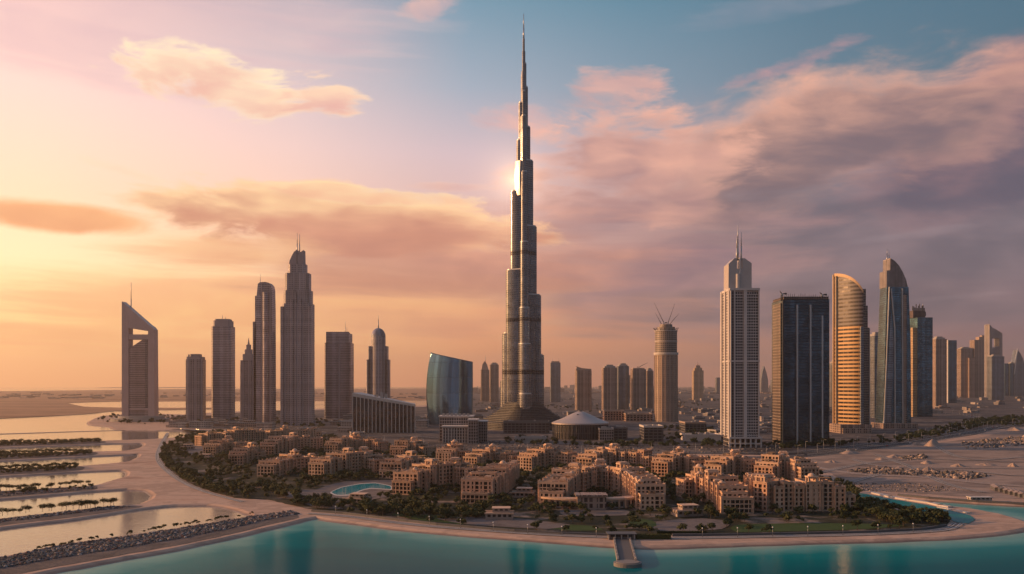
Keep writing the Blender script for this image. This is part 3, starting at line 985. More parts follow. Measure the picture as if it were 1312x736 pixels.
T = slab_tower('shorter plain brown tower with a small crown of roof boxes, by the lagoon shore', 240.5, 261.5, 461, 541, 34, F_BROWN2, 4, ch=5, crown=False)
b = MB()
b.prism(chamfer(T.hw * .92, 15, 4), T.zt, T.Z(457.5)); b.prism(chamfer(T.hw * .55, 9, 3), T.Z(457.5), T.Z(454))
b.build('penthouse', PLUM, T.o)
for dx in (-.7, -.2, .35, .75):
    b = MB(); b.box(T.hw * dx - 1.2, T.hw * dx + 1.2, -9, -6, T.Z(457.5), T.Z(454.5)); b.build('roof_unit', PLUM, T.o)
T = slab_tower('slim brown tower with recessed cap and a pair of short masts', 274, 298.5, 419, 540, 40, F_BROWN, 3, ch=4, crown=False)
b = MB()
b.prism(chamfer(T.hw * .88, 17, 4), T.zt, T.Z(411.5)); b.prism(chamfer(T.hw * .75, 14, 3), T.Z(411.5), T.Z(409.5))
b.build('penthouse', PLUM, T.o)
antenna(T, 285, 403, 410, .8); antenna(T, 289, 406, 410, .8)
T = slab_tower('low stepped tower ending in a small pointed pinnacle, leaning on its taller neighbour', 310, 327, 462, 541, 32, F_BROWN2, 2, ch=3, crown=False)
b = MB()
for k, (w_, ya, yb) in enumerate(((.75, 462, 454), (.5, 454, 448), (.32, 448, 442))):
    b.prism(chamfer(T.hw * w_, 12 * w_, 1), T.Z(ya), T.Z(yb))
b.loft([[(x, y, T.Z(442)) for x, y in circle(0, 0, 2.6, 8)], [(x * .1, y * .1, T.Z(433)) for x, y in circle(0, 0, 2.6, 8)]])
b.build('pinnacle', PLUM, T.o)

T = TW('rounded_tower', 'tall tower with rounded shoulder and a thin mast, beside the stepped pinnacle tower', 341.5, 544, 0)
X, Z = T.X, T.Z
prof = [(X(328), 0), (X(351.5), 0), (X(351.2), Z(400)), (X(350.6), Z(372)), (X(349.4), Z(366.5)), (X(346.5), Z(363.5)), (X(342), Z(362.5)), (X(335.5), Z(363)), (X(333), Z(365)), (X(331), Z(385)), (X(329), Z(420)), (X(328), Z(445))]
b = MB(); b.extrude(prof, -14, 12, 0, 1); b.build('shaft', [F_PLUM, PLUM], T.o)
b = MB(); b.prism(circle(X(343), -14, 6, 14), 0, Z(376)); b.build('bay', F_PLUM, T.o)
b = MB(); b.box(X(326.6), X(330.5), -14, 14, 0, Z(413)); b.box(X(329), X(331.8), -12, 12, Z(413), Z(380)); b.build('setback_tier', F_BROWN, T.o)
b = MB()
b.box(X(337.5), X(338.7), -15.2, -13.9, 0, Z(366)); b.box(X(348.4), X(349.6), -15.2, -13.9, 0, Z(370)); b.build('fin', PLUM, T.o)
antenna(T, 333.5, 351, 366, .7)

T = TW('stepped_tower', 'broad stepped tower with curved crest and twin masts, tallest left of the supertall', 383, 546, 0)
X, Z = T.X, T.Z
F_STEP = facade("stepped_tower_wall", (.20, .19, .22), (.34, .285, .295), 3.6, 2.8, .36, .32, .12, .6, .55, major=4)
tiers = [(363.4, 401.2, 549, 390, 17), (365.2, 399.4, 390, 373, 15.5), (366.6, 397.4, 373, 351, 14), (370.2, 393, 351, 339.5, 11.5)]
for i, (xa, xb, ya, yb, hd) in enumerate(tiers):
    b = MB()
    hw = (xb - xa) / 2 * T.s
    b.prism([(x + X((xa + xb) / 2), y) for x, y in chamfer(hw, hd, 5)], 0 if i == 0 else Z(ya), Z(yb), 0, 1)
    b.build('shaft' if i == 0 else 'setback_tier', [F_STEP, PLUM], T.o)
for xa, xb, yt in ((362.6, 366.2, 394), (398, 401.8, 394), (375.5, 378.6, 384), (386, 389, 384), (381, 382.6, 376)):
    b = MB(); b.box(X(xa), X(xb), -18.6, -16, 0, Z(yt)); b.build('pilaster', PLUMP, T.o)
b = MB(); b.extrude([(X(372), Z(339.5)), (X(381.6), Z(339.5)), (X(381.6), Z(321)), (X(378), Z(324)), (X(374.8), Z(330)), (X(372.6), Z(335))], -9, 9); b.build('crest', PLUM, T.o)
b = MB(); b.extrude([(X(382.2), Z(339.5)), (X(390.4), Z(339.5)), (X(390), Z(321.5)), (X(387), Z(323.5)), (X(382.2), Z(326))], -8, 8); b.build('crest', PLUM, T.o)
antenna(T, 380.8, 299, 326, 1.1); antenna(T, 383.9, 300, 326, 1.1)

T = slab_tower('dark blocky tower with a recessed flat top, between the twin-mast tower and the domed tower', 418, 451.3, 440, 537, 44, facade("dark_plum_glass", (.20, .18, .21), (.22, .19, .205), 3.8, 2.6, .16, .3, .1, .7, .5), 0, ch=3, crown=False)
X, Z = T.X, T.Z
b = MB(); b.box(X(420), X(449.5), -19, 19, T.zt, Z(428)); b.box(X(420), X(449.5), -19, -18.2, Z(428), Z(426)); b.box(X(422), X(447), -14, 14, Z(428), Z(426.5)); b.build('setback_tier', [F_BROWN, PLUM], T.o)
b = MB(); b.extrude([(X(436.5), 0), (X(438), 0), (X(438), Z(445)), (X(436.5), Z(442))], -22.8, -21.9); b.build('fin', PLUM, T.o)
antenna(T, 442.5, 412, 427, .7); antenna(T, 444.5, 419, 427, .6)

T = TW('domed_tower', 'bullet-shaped tower with glass dome and spire between stepped shoulders', 484.8, 531, 0)
X, Z = T.X, T.Z
F_DOME = facade("domed_tower_wall", (.22, .22, .26), (.34, .29, .29), 3.7, 3.0, .34, .25, .1, .7, .5, major=3)
b = MB(); b.prism(circle(0, 0, X(494) - 0, 28), 0, Z(432), 0); b.build('shaft', [F_DOME, PLUM], T.o)
rr = X(494)
b = MB()
rings = []
for k in range(9):
    a = math.pi / 2 * k / 9
    rings.append([(x, y, Z(432) + (Z(420.5) - Z(432)) * math.sin(a)) for x, y in circle(0, 0, rr * math.cos(a) + .2, 28)])
b.loft(rings, smooth=False); b.build('dome', facade("dome_glass", (.22, .22, .25), (.3, .26, .26), 3, 3, .15, .2), T.o)
for hw, yt in ((X(497.2), 444), (X(499.4), 461)):
    for s_ in (-1, 1):
        b = MB(); b.prism([(s_ * (hw - 6) + x, y) for x, y in chamfer(6, 13, 2)], 0, Z(yt), 0, 1); b.build('shoulder', [F_DOME, PLUM], T.o)
b = MB(); b.tube((0, 0, Z(421)), (0, 0, Z(412)), 1.6, .9, 8); b.tube((0, 0, Z(412)), (0, 0, Z(404)), .8, .3, 8); b.build('spire', STEEL, T.o)

# ---- wedge-roofed office with vertical fins
T = TW('wedge_building', 'low wedge-roofed office block with pale vertical fins across a dark front', 491, 556)
X, Z = T.X, T.Z
GLASSY = facade("dark_office_glass", (.09, .09, .10), (.05, .05, .055), 4.2, 4.0, .06, .12, .08, .75, .4)
P4 = [(X(452), 0), (X(531), 8), (X(526), 62), (X(456), 58)]
ztop = [Z(504), Z(519), Z(519), Z(504)]
b = MB()
b.loft([[(x, y, 0) for x, y in P4], [(x, y, z) for (x, y), z in zip(P4, ztop)]], mi=0, capmi=1)
b.build('shaft', [GLASSY, PALECON], T.o)
for k in range(17):
    t = k / 16
    x, y = P4[0][0] + (P4[1][0] - P4[0][0]) * t, P4[0][1] + (P4[1][1] - P4[0][1]) * t
    zt = ztop[0] + (ztop[1] - ztop[0]) * t
    b = MB(); b.box(x - .55, x + .55, y - 1.6, y + .05, 0, zt - .2); b.build('fin', PALECON, T.o)
b = MB()
b.loft([[(P4[0][0] - .8, P4[0][1] - 1.8, ztop[0] - 5), (P4[1][0] + .8, P4[1][1] - 1.8, ztop[1] - 3), (P4[2][0] + .8, P4[2][1] + 1, ztop[2] - 3), (P4[3][0] - .8, P4[3][1] + 1, ztop[3] - 5)],
        [(P4[0][0] - .8, P4[0][1] - 1.8, ztop[0] + .6), (P4[1][0] + .8, P4[1][1] - 1.8, ztop[1] + .6), (P4[2][0] + .8, P4[2][1] + 1, ztop[2] + .6), (P4[3][0] - .8, P4[3][1] + 1, ztop[3] + .6)]], base=True)
b.build('roof', PALECON, T.o)
b = MB(); b.box(X(484), X(488), 24, 32, Z(511), Z(503)); b.box(X(490), X(493), 24, 30, Z(511), Z(505)); b.box(X(476), X(480), 30, 36, Z(511), Z(506)); b.build('roof_unit', CONCRETE, T.o)

# ---- curved blue glass sail
T = TW('curved_glass_building', 'curved blue glass office with bulging left edge and slanting top', 577, 545)
X, Z = T.X, T.Z
F_BLUE = facade("blue_ribbed_glass", (.20, .36, .48), (.08, .13, .17), 30, 2.3, .22, .02, .09, .85, .3, .6, tilt=.012, var=.2, wave=.012, patchy=.15)
NR, NA = 14, 26
def lx(t):
    return 550.3 - 4.9 * math.sin(math.pi * min(t / .98, 1)) ** .8 + 1.6 * t
rings = []
for k in range(NR + 1):
    t = k / NR
    xl, xr_ = X(lx(t)), X(605.8 + .4 * math.sin(math.pi * t) - .6 * (1 - t))
    ring = []
    for j in range(NA + 1):
        q = j / NA
        x = xl + (xr_ - xl) * q
        y = -17 * math.sin(math.pi * (q * .92 + .04)) + 2 * t
        ring.append((x, y))
    for j in range(9):
        q = 1 - j / 8
        ring.append((xl + (xr_ - xl) * (.02 + .96 * q), 19 + 6 * math.sin(math.pi * q)))
    zt = lambda x: Z(452) + (Z(464.5) - Z(452)) * ((x - X(551.5)) / (X(606) - X(551.5))) ** .85 if x > X(551.5) else Z(452)
    rings.append([(x, y, t * zt(x)) for x, y in ring])
b = MB(); b.loft(rings, smooth=True); b.build('shaft', F_BLUE, T.o)
b = MB()
top = rings[-1]
b.loft([[(x * 1.004, y * 1.01, z - .4) for x, y, z in top], [(x * 1.004, y * 1.01, z + 1.0) for x, y, z in top]], base=True)
b.build('roof', plain("blue_steel", (.10, .14, .18), .4, .5), T.o)

# ---- low framed offices below the sail
T = TW('office_complex', 'low office complex with flat frames and dark window bays below the glass sail', 591, 570, 0, 'office building')
X, Z = T.X, T.Z
F_OFF = facade("office_front", (.06, .065, .075), (.33, .28, .26), 4, 3.2, .3, .25, .1, .5, .7)
for xa, xb, y0, y1, yt in ((560, 604, 36, 72, 536), (566, 600, 8, 36, 548), (600, 612, -4, 30, 539), (612, 623.5, 22, 50, 542)):
    b = MB(); b.box(X(xa), X(xb), y0, y1, 0, Z(yt)); b.build('block', [F_OFF, PALECON], T.o)
    b = MB(); b.box(X(xa) - 1, X(xb) + 1, y0 - 1.2, y1 + 1, Z(yt), Z(yt) + 1.6, base=True); b.build('roof', PALECON, T.o)
for k in range(10):
    x = X(567) + (X(599) - X(567)) * k / 9
    b = MB(); b.box(x - .5, x + .5, 6.8, 7.8, 0, Z(549.5)); b.build('pillar', PALECON, T.o)
for k in range(7):
    b = MB(); q = X(563) + (X(601) - X(563)) * k / 7; b.box(q, q + 3.5, 44, 52, Z(536) + 1.6, Z(536) + 4.2); b.build('roof_unit', CONCRETE, T.o)

# ---- hazy towers behind the supertall and along the middle
F_TAN = facade("tan_wall", (.16, .13, .125), (.36, .255, .20), 3.7, 3.2, .36, .3, .14, .5, .6, major=3)
F_TAN2 = facade("tan_glass_wall", (.18, .15, .14), (.32, .23, .185), 3.7, 2.4, .25, .35, .12, .6, .6)
F_GREY = facade("grey_glass_wall", (.18, .23, .28), (.17, .17, .18), 3.7, 2.6, .2, .3, .1, .7, .5)
TANP = plain("tan_panel", (.38, .27, .21), .7)
T = slab_tower('pale hazy tower with a pointed left shoulder, seen behind the left foot of the supertall', 616, 627, 474, 515, 30, F_TAN2, ch=3, crown=False)
b = MB(); b.extrude([(-T.hw * .8, T.zt), (T.hw * .8, T.zt), (T.hw * .5, T.Z(468)), (0, T.Z(462.5)), (-T.hw * .6, T.Z(467))], -10, 10); b.build('crest', TANP, T.o)
antenna(T, 622, 455, 463, .8)
T = slab_tower('pale hazy flat-topped tower tucked against the left foot of the supertall', 627.5, 639, 467.5, 516, 30, F_TAN2, ch=3, crown=True)
T = slab_tower('slim grey tower with two small masts, right of the supertall foot', 705, 718, 465, 516, 28, F_GREY, ch=2, crown=False)
b = MB(); b.box(-T.hw * .8, T.hw * .8, -10, 10, T.zt, T.Z(463.2)); b.build('penthouse', TANP, T.o)
antenna(T, 708, 459.5, 464, .9); antenna(T, 716, 459, 464, .9)
T = slab_tower('brown tower with a tilted roof blade, above the cone-roofed hall', 737, 757.5, 475, 526, 34, F_TAN, ch=4, crown=False)
b = MB(); b.extrude([(T.X(737), T.zt), (T.X(757), T.zt), (T.X(757.5), T.Z(473)), (T.X(745), T.Z(472)), (T.X(738), T.Z(469.5)), (T.X(738.6), T.Z(471.5))], -12, 12); b.build('roof_blade', TANP, T.o)
T = slab_tower('wide brown twin-slab tower, its left half tan and ribbed', 771.5, 790, 471.5, 527, 36, F_TAN, ch=2, crown=True, seed=8)
T = slab_tower('dark narrow slab standing against the ribbed tan twin-slab', 790.5, 805, 469.5, 525, 36, F_GREY, ch=2, crown=True, seed=9)
T = slab_tower('dark brown tower under a slanting crane boom, left of the round unfinished tower', 808.5, 827, 473.5, 526, 36, F_TAN, ch=3, crown=False)
b = MB(); b.box(-T.hw * .8, T.hw * .8, -12, 12, T.zt, T.zt + 4); b.build('penthouse', TANP, T.o)
crane(819, 526, T.Z(473.5) + 4, 4, 26, 14, T.d, 'slanting crane boom on the dark brown mid-rise roof', r=1.0)
T = slab_tower('narrow pale tower slice behind the round unfinished tower', 827.5, 836.5, 475.5, 524, 30, F_TAN2, ch=2, crown=True, seed=11)
T = slab_tower('small far tower peeping between the twin slabs and the boom tower', 804, 810, 481, 512, 30, F_TAN2, ch=2, crown=False)

# ---- round tower under construction
T = TW('round_tower', 'round unfinished tower with ribbed flanks and ragged crown topped by cranes', 853.3, 541)
X, Z = T.X, T.Z
F_ROUND = facade("ribbed_round_wall", (.20, .155, .13), (.40, .29, .22), 3.8, 4.2, .42, .2, .12, .7, .5)
rr = 14.6 * T.s
b = MB(); b.prism(circle(0, 0, rr, 36), 0, Z(455), 0, 1); b.build('shaft', [F_ROUND, CONCRETE], T.o)
for k in range(18):
    a = 2 * math.pi * k / 18
    b = MB(); b.obox((math.cos(a) * rr, math.sin(a) * rr), (math.cos(a), math.sin(a)), (-math.sin(a), math.cos(a)), .8, .7, 0, Z(456)); b.build('rib', TANP, T.o)
b = MB(); b.prism(circle(0, 0, rr * 1.07, 36), Z(455), Z(452), base=True); b.build('ring_slab', PALECON, T.o)
b = MB(); b.prism(circle(0, 0, rr * .96, 36), Z(452), Z(425), 0, 1); b.build('upper_drum', [facade("open_floors", (.05, .045, .045), (.36, .28, .23), 4.2, 4, .25, .28, .4, .2, .7), CONCRETE], T.o)
b = MB(); b.prism(circle(0, 0, rr * 1.0, 36), Z(438.4), Z(437.4), base=True); b.prism(circle(0, 0, rr * 1.02, 36), Z(425), Z(424), base=True); b.build('ring_slab', PALECON, T.o)
b = MB(); b.prism(circle(0, 0, rr * .78, 30), Z(424), Z(419.5), 0, 1); b.prism(circle(0, 0, rr * .55, 24), Z(419.5), Z(416), 0, 1); b.build('crown', [facade("crown_frames", (.05, .045, .045), (.36, .28, .23), 3, 3, .3, .3, .4, .2, .7), CONCRETE], T.o)
for k in range(16):
    a = 2 * math.pi * k / 16 + .1
    b = MB(); b.tube((math.cos(a) * rr * .9, math.sin(a) * rr * .9, Z(424)), (math.cos(a) * rr * 1.1, math.sin(a) * rr * 1.1, Z(420.5)), .5, .5, 5); b.build('scaffold_arm', DARKSTEEL, T.o)
zc, dc = T.Z(417) + GZ, T.d
crane(850.5, 541, zc, 5, -20, 42, dc, 'crane leaning left with its long jib raised above the round unfinished tower', r=.8)
crane(848, 541, zc - 3, 4, -14, 26, dc + 6, 'shorter left-leaning crane on the rim of the round unfinished tower', r=.7)
crane(856, 541, zc, 5, 14, 40, dc, 'crane leaning right with its jib raised steeply above the round unfinished tower', r=.8)
crane(858, 541, zc - 3, 4, 20, 24, dc - 6, 'shorter right-leaning crane on the rim of the round unfinished tower', r=.7)

T = TW('finial_tower', 'small far sand-coloured tower with a spiked crown, alone between round and white towers', 894, 513)
X, Z = T.X, T.Z
b = MB(); b.prism(chamfer(7 * T.s, 14, 5), 0, Z(475), 0, 1); b.prism(chamfer(5.2 * T.s, 10, 4), Z(475), Z(471.5)); b.build('shaft', [facade("sand_wall", (.22, .17, .12), (.52, .37, .25), 4, 3.2, .45, .3), TANP], T.o)
b = MB(); b.prism(chamfer(3 * T.s, 6, 2), Z(471.5), Z(468.5)); b.tube((0, 0, Z(468.5)), (0, 0, Z(463)), 2.2, .4, 8); b.tube((-6, 0, Z(471.5)), (-6, 0, Z(467)), 1.2, .4, 8); b.tube((6, 0, Z(471.5)), (6, 0, Z(467)), 1.2, .4, 8); b.build('crown', TANP, T.o)

# ---- the pale ribbed tower
T = TW('white_tower', 'tall pale residential tower with balcony grid, winged crown and two masts', 953.5, 575)
X, Z = T.X, T.Z
F_WHITE = facade("balcony_grid", (.035, .045, .06), (.46, .41, .385), 3.55, 2.9, .30, .38, .12, .3, .7, tilt=.02)
WHITE = plain("pale_stone", (.54, .49, .46), .7)
DKV = facade("dark_bay", (.05, .055, .07), (.16, .14, .135), 3.55, 1.8, .1, .3, .1, .5, .5)
xa, xb = X(935.5), X(972.3)
dp = 44
b = MB(); b.box(xa, xb, 0, dp, Z(560), Z(370.5)); b.build('shaft', [F_WHITE, CONCRETE], T.o)
for xq0, xq1 in ((941.5, 951), (958.5, 970)):
    b = MB(); b.box(X(xq0), X(xq1), -.5, .0, Z(556), Z(377)); b.build('window_bay', F_WHITE, T.o)
for xq0, xq1 in ((935.5, 936.8), (952.5, 956.8), (971, 972.6), (940, 941.3)):
    b = MB(); b.box(X(xq0), X(xq1), -2.2, .1, Z(560), Z(369.5)); b.build('pilaster', WHITE, T.o)
b = MB(); b.box(X(936.8), X(940), -.9, 0, Z(560), Z(372)); b.build('window_bay', DKV, T.o)
for yy0, yy1 in ((0.5, 6), (20, 24), (38, 43.5)):
    b = MB(); b.box(xa - 1.6, xa + .1, yy0, yy1, Z(560), Z(370)); b.build('pilaster', WHITE, T.o)
b = MB(); b.box(xa - .7, xb + .7, -2.6, dp + .5, Z(464), Z(462), base=True); b.build('belt_course', WHITE, T.o)
b = MB(); b.box(xa - 1, xb + .6, -2.6, dp + 1, Z(372.5), Z(369.5), base=True); b.build('cornice', WHITE, T.o)
b = MB(); cx = X(947.8)
b.extrude([(X(936), Z(369.5)), (X(966), Z(369.5)), (X(966), Z(336)), (X(957), Z(329.5)), (X(954), Z(329.5)), (X(954), Z(343)), (X(947), Z(343)), (X(947), Z(329.5)), (X(944), Z(329.5)), (X(936.2), Z(337))], 10, 34)
b.build('crown', plain("crown_panel", (.48, .42, .39), .45, .3), T.o)
b = MB(); b.prism(circle(X(948), 10, 3.0 * T.s, 14), Z(369.5), Z(350), 0); b.prism(circle(X(951.2), 11, 1.8 * T.s, 14), Z(350), Z(329)); b.build('turret', WHITE, T.o)
for xq, yt in ((949.3, 286), (953.6, 295), (947.8, 300)):
    antenna(T, xq, yt, 332, 1.15, 14, mat=PALEMETAL)
# open frame base
b = MB(); b.box(xa + 2, xb - 2, 2, dp - 2, 0, Z(560)); b.build('lobby', facade("lobby_glass", (.06, .065, .08), (.3, .26, .24), 5, 4, .15, .2), T.o)
for k in range(7):
    x = X(934) + (X(974) - X(934)) * k / 6
    b = MB(); b.box(x - .9, x + .9, -4.5, -3, 0, Z(560)); b.build('pillar', WHITE, T.o)
b = MB(); b.box(X(933), X(975), -5.5, 6, Z(562), Z(560), base=True); b.box(X(933), X(975), -5, 1, Z(569), Z(568), base=True); b.build('canopy', WHITE, T.o)

# ---- the dark glass block
T = TW('dark_glass_tower', 'broad dark glass tower with four pale vertical strips and ragged unfinished top', 1031.5, 571)
X, Z = T.X, T.Z
F_DARK = facade("dark_blue_glass", (.06, .11, .15), (.022, .03, .04), 3.9, 1.6, .12, .2, .07, .8, .35, .3, tilt=.035, var=.9)
xa, xb = X(1003), X(1061.5)
b = MB(); b.prism([(xa, 0), (xb, -3), (xb, 44), (xa, 47)], 0, Z(384), 0, 1); b.build('shaft', [F_DARK, DARKCON], T.o)
for xq in (1020.6, 1037.6, 1052.7):
    b = MB(); w_ = .9; b.box(X(xq) - w_, X(xq) + w_, -3.4, .6, 0, Z(391 if xq < 1030 else 391 if xq < 1045 else 405)); b.build('fin', PALEMETAL, T.o)
b = MB(); b.box(xa - .5, xa + 1.2, -1.4, .2, 0, Z(384)); b.build('fin', DARKSTEEL, T.o)
b = MB(); b.box(xa - 1.2, xa - .0, 6, 40, 0, Z(388)); b.build('window_bay', facade("warm_side_glass", (.10, .09, .085), (.2, .15, .12), 3.9, 3, .3, .3), T.o)
F_OPEN = facade("open_top_floors", (.03, .025, .025), (.16, .11, .095), 3.2, 3.2, .28, .3, .5, .1, .8)
b = MB(); b.box(xa + .6, xb - .6, -2, 44, Z(384), Z(380.5)); b.build('unfinished_storey', [F_OPEN, DARKCON], T.o)
rnd = random.Random(5)
for k in range(22):
    x = xa + 1 + (xb - xa - 2) * k / 21
    b = MB(); b.tube((x, -1.6, Z(381)), (x, -1.6, Z(380.5) + rnd.uniform(1.0, 4.2)), .35, .3, 5); b.build('rebar_post', DARKSTEEL, T.o)
crane(1001.5, 571, T.Z(384), 9, -2.5, 4, T.d + 3, 'short crane on the left corner of the dark unfinished glass tower', r=.9)
crane(1053, 571, T.Z(380.5), 5, -3, 3.5, T.d + 10, 'small crane near the right end of the dark unfinished glass roof', r=.9)

# ---- golden curved tower
T = TW('golden_tower', 'golden sunlit tower with sweeping curved crest and horizontal balcony bands', 1096, 556, 0)
X, Z = T.X, T.Z
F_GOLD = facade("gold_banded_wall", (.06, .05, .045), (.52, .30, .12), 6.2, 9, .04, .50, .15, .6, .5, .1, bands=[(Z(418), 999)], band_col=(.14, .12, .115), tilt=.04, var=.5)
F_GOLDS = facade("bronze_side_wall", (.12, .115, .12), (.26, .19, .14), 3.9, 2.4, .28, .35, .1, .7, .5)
GOLDP = plain("gold_panel", (.66, .47, .28), .35, .55)
n = 12
front = []
for k in range(n + 1):
    q = k / n
    front.append((X(1078) + (X(1103) - X(1078)) * q, 34 - 40 * math.sin(q * math.pi / 2 * .95) ** 1.0 - 4))
def topz(x):
    q = (x - X(1075)) / (X(1103) - X(1075))
    return Z(350 + 26 * max(q, 0) ** 2.2)
pl = front + [(X(1103), 36), (X(1078), 38)]
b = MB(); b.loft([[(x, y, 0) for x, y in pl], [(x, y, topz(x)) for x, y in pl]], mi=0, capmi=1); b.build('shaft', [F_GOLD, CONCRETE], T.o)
b = MB()
q0 = [(x - .3, y - .9) for x, y in front]
for (x0, y0_), (x1, y1_) in zip(q0, q0[1:]):
    b.face([(x0, y0_, topz(x0) - 2), (x1, y1_, topz(x1) - 2), (x1, y1_, topz(x1) + 3), (x0, y0_, topz(x0) + 3)])
    b.face([(x1, y1_ + 2, topz(x1) - 2), (x0, y0_ + 2, topz(x0) - 2), (x0, y0_ + 2, topz(x0) + 3), (x1, y1_ + 2, topz(x1) + 3)])
    b.face([(x0, y0_, topz(x0) + 3), (x1, y1_, topz(x1) + 3), (x1, y1_ + 2, topz(x1) + 3), (x0, y0_ + 2, topz(x0) + 3)])
b.build('crest', plain('crest_panel', (.42, .28, .16), .55, .15), T.o)
for xq, yq, yt in ((1077.4, 31, 349), (1079.2, 25, 351.5)):
    b = MB(); b.box(X(xq) - 1.3, X(xq) + 1.3, yq - 1.6, yq + 1.8, 0, Z(yt)); b.build('corner_fin', GOLDP, T.o)
for xa, xb, yt, ya, yb in ((1103, 1107.5, 371, -6, 34), (1107.5, 1110.5, 392, -4, 32), (1110.5, 1113, 420, -2, 30)):
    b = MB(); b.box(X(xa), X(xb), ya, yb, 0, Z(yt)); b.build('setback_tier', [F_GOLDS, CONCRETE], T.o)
b = MB(); b.box(X(1099), X(1102.6), -12.5, -6, 0, Z(419)); b.build('bay', F_GREY, T.o)
b = MB(); b.box(X(1113), X(1113.8), -3, 8, 0, Z(421)); b.build('fin', WHITE, T.o)
b = MB(); b.box(X(1072), X(1112), -16, 34, 0, 14); b.box(X(1074), X(1106), -20, 20, 0, 8); b.build('podium', [F_TAN, CONCRETE], T.o)

slab_tower('plain blue-grey tower half hidden between the golden and the sail-topped towers', 1116, 1128, 431, 536, 34, F_GREY, ch=1.5, crown=True, seed=21)
slab_tower('dark stub tower glimpsed right of the dark glass block, behind the golden tower', 1063.5, 1073.5, 466, 522, 30, F_GREY, ch=1.5, crown=True, seed=22)

# ---- sail-topped dark tower
T = TW('sail_tower', 'tall dark blue tower whose top curves to a sail point, with twin masts', 1149.5, 550)
X, Z = T.X, T.Z
F_NAVY = facade("navy_glass", (.10, .21, .28), (.035, .05, .065), 3.9, 2.0, .14, .25, .08, .8, .4, .3, tilt=.03, var=.7)
F_RIBS = facade("ribbed_crown", (.16, .14, .14), (.34, .28, .26), 60, 1.8, .4, .02, .3, .5, .5, .3)
b = MB()
b.loft([[(X(1131.5), 0, 0), (X(1167.5), 0, 0), (X(1167.5), 38, 0), (X(1133), 38, 0)],
        [(X(1134.5), 1, Z(440)), (X(1166.8), 0, Z(440)), (X(1166.8), 37, Z(440)), (X(1136), 37, Z(440))],
        [(X(1137), 2, Z(368)), (X(1164.5), 1, Z(368)), (X(1164.5), 35, Z(368)), (X(1138.5), 35, Z(368))]], mi=0)
b.build('shaft', [F_NAVY, CONCRETE], T.o)
b = MB()
b.extrude([(X(1137), Z(368)), (X(1164.5), Z(368)), (X(1162), Z(358)), (X(1158), Z(348.5)), (X(1153), Z(340)), (X(1147.5), Z(334)), (X(1141.8), Z(330.5)), (X(1141.6), Z(346)), (X(1137.3), Z(346.5))], 3.4, 33)
b.build('crest', [F_RIBS, PALEMETAL], T.o)
for xq, yt in ((1142.3, 317), (1144.8, 319)):
    antenna(T, xq, yt, 334, 1.0, 18)
for pts in ([(1139, 368), (1139.8, 368), (1136.2, 470), (1133, 550), (1131.4, 550), (1135, 470)], [(1141, 370), (1142, 370), (1146.8, 420), (1147.2, 550), (1146, 550), (1145.6, 420)], [(1155.5, 370), (1156.5, 370), (1157, 550), (1156, 550)]):
    b = MB(); b.extrude([(X(a), max(Z(q), 0)) for a, q in reversed(pts)], -1.8, 2.2); b.build('fin', PALEMETAL, T.o)
b = MB(); b.extrude([(X(1133), 0), (X(1141), 0), (X(1144.8), Z(440)), (X(1141), Z(400)), (X(1137), Z(470))], -1.2, .8); b.build('glass_blade', facade("slate_blade", (.22, .25, .28), (.2, .22, .25), 4, 2, .1, .15, .12, .7), T.o)
b = MB(); b.box(X(1157.2), X(1161.5), -1.3, .6, 0, Z(378)); b.build('window_bay', F_TAN, T.o)
b = MB(); b.box(X(1128), X(1172), -12, 40, 0, 9); b.build('podium', [F_TAN, CONCRETE], T.o)

T = TW('scaffold_tower', 'dark teal tower topped by open scaffold frames, right of the sail-topped tower', 1181.5, 535)
X, Z = T.X, T.Z
b = MB(); b.prism([(X(1174.5), -4), (X(1194.5), -2), (X(1194.5), 36), (X(1170), 38)], 0, Z(407), 0, 1); b.build('shaft', [F_NAVY, DARKCON], T.o)
b = MB(); b.box(X(1169), X(1174.2), -2, 10, 0, Z(420)); b.build('bay', facade("gold_bay", (.4, .25, .12), (.5, .35, .2), 4, 3, .3, .35, .15, .8), T.o)
b = MB(); b.box(X(1170.5), X(1186), 2, 26, Z(407), Z(398)); b.build('setback_tier', [F_OPEN, DARKCON], T.o)
rnd = random.Random(9)
for k in range(12):
    x = X(1170.5) + (X(1187) - X(1170.5)) * k / 11
    b = MB(); h0 = Z(398 if k < 11 else 405); b.box(x - .8, x + .8, 4, 5.6, h0, h0 + rnd.uniform(6, 17)); b.box(x - 1.4, x + 1.6, 4.2, 5.4, h0 + 3, h0 + 4.4); b.build('scaffold_post', DARKCON, T.o)
antenna(T, 1184, 388, 400, .9, 8)

slab_tower('reddish-brown tower beside a narrow bright slab, right of the scaffold-topped tower', 1195, 1209.5, 435, 522, 40, F_TAN, ch=1, crown=True, seed=31)
T = slab_tower('slim two-tone tower, left edge gleaming and front dark blue', 1212, 1222.5, 436.5, 517, 44, F_NAVY, ch=1, crown=False)
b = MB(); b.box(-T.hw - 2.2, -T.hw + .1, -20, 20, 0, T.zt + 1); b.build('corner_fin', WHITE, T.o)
T = slab_tower('brown slab with ribbed sunny bays stepped in front', 1228, 1243.5, 447, 510, 50, F_TAN2, ch=2, crown=True, seed=33)
b = MB(); b.box(T.hw * .1, T.hw * 1.0, -44, -24, 0, T.Z(459)); b.build('bay', F_TAN, T.o)
T = slab_tower('thick tan tower with a stepped flat roof between ribbed slab and slanted-top tower', 1245, 1263, 436, 510, 50, F_TAN, ch=3, crown=False)
b = MB(); b.box(-T.hw * .2, T.hw * .9, -18, 18, T.zt, T.Z(432)); b.box(T.hw * .3, T.hw * .8, -12, 12, T.Z(432), T.Z(430)); b.build('penthouse', TANP, T.o)
T = TW('slant_tower', 'far tower with slanted knife-edge top and hollow portal, thin mast behind', 1274, 511)
X, Z = T.X, T.Z
b = MB()
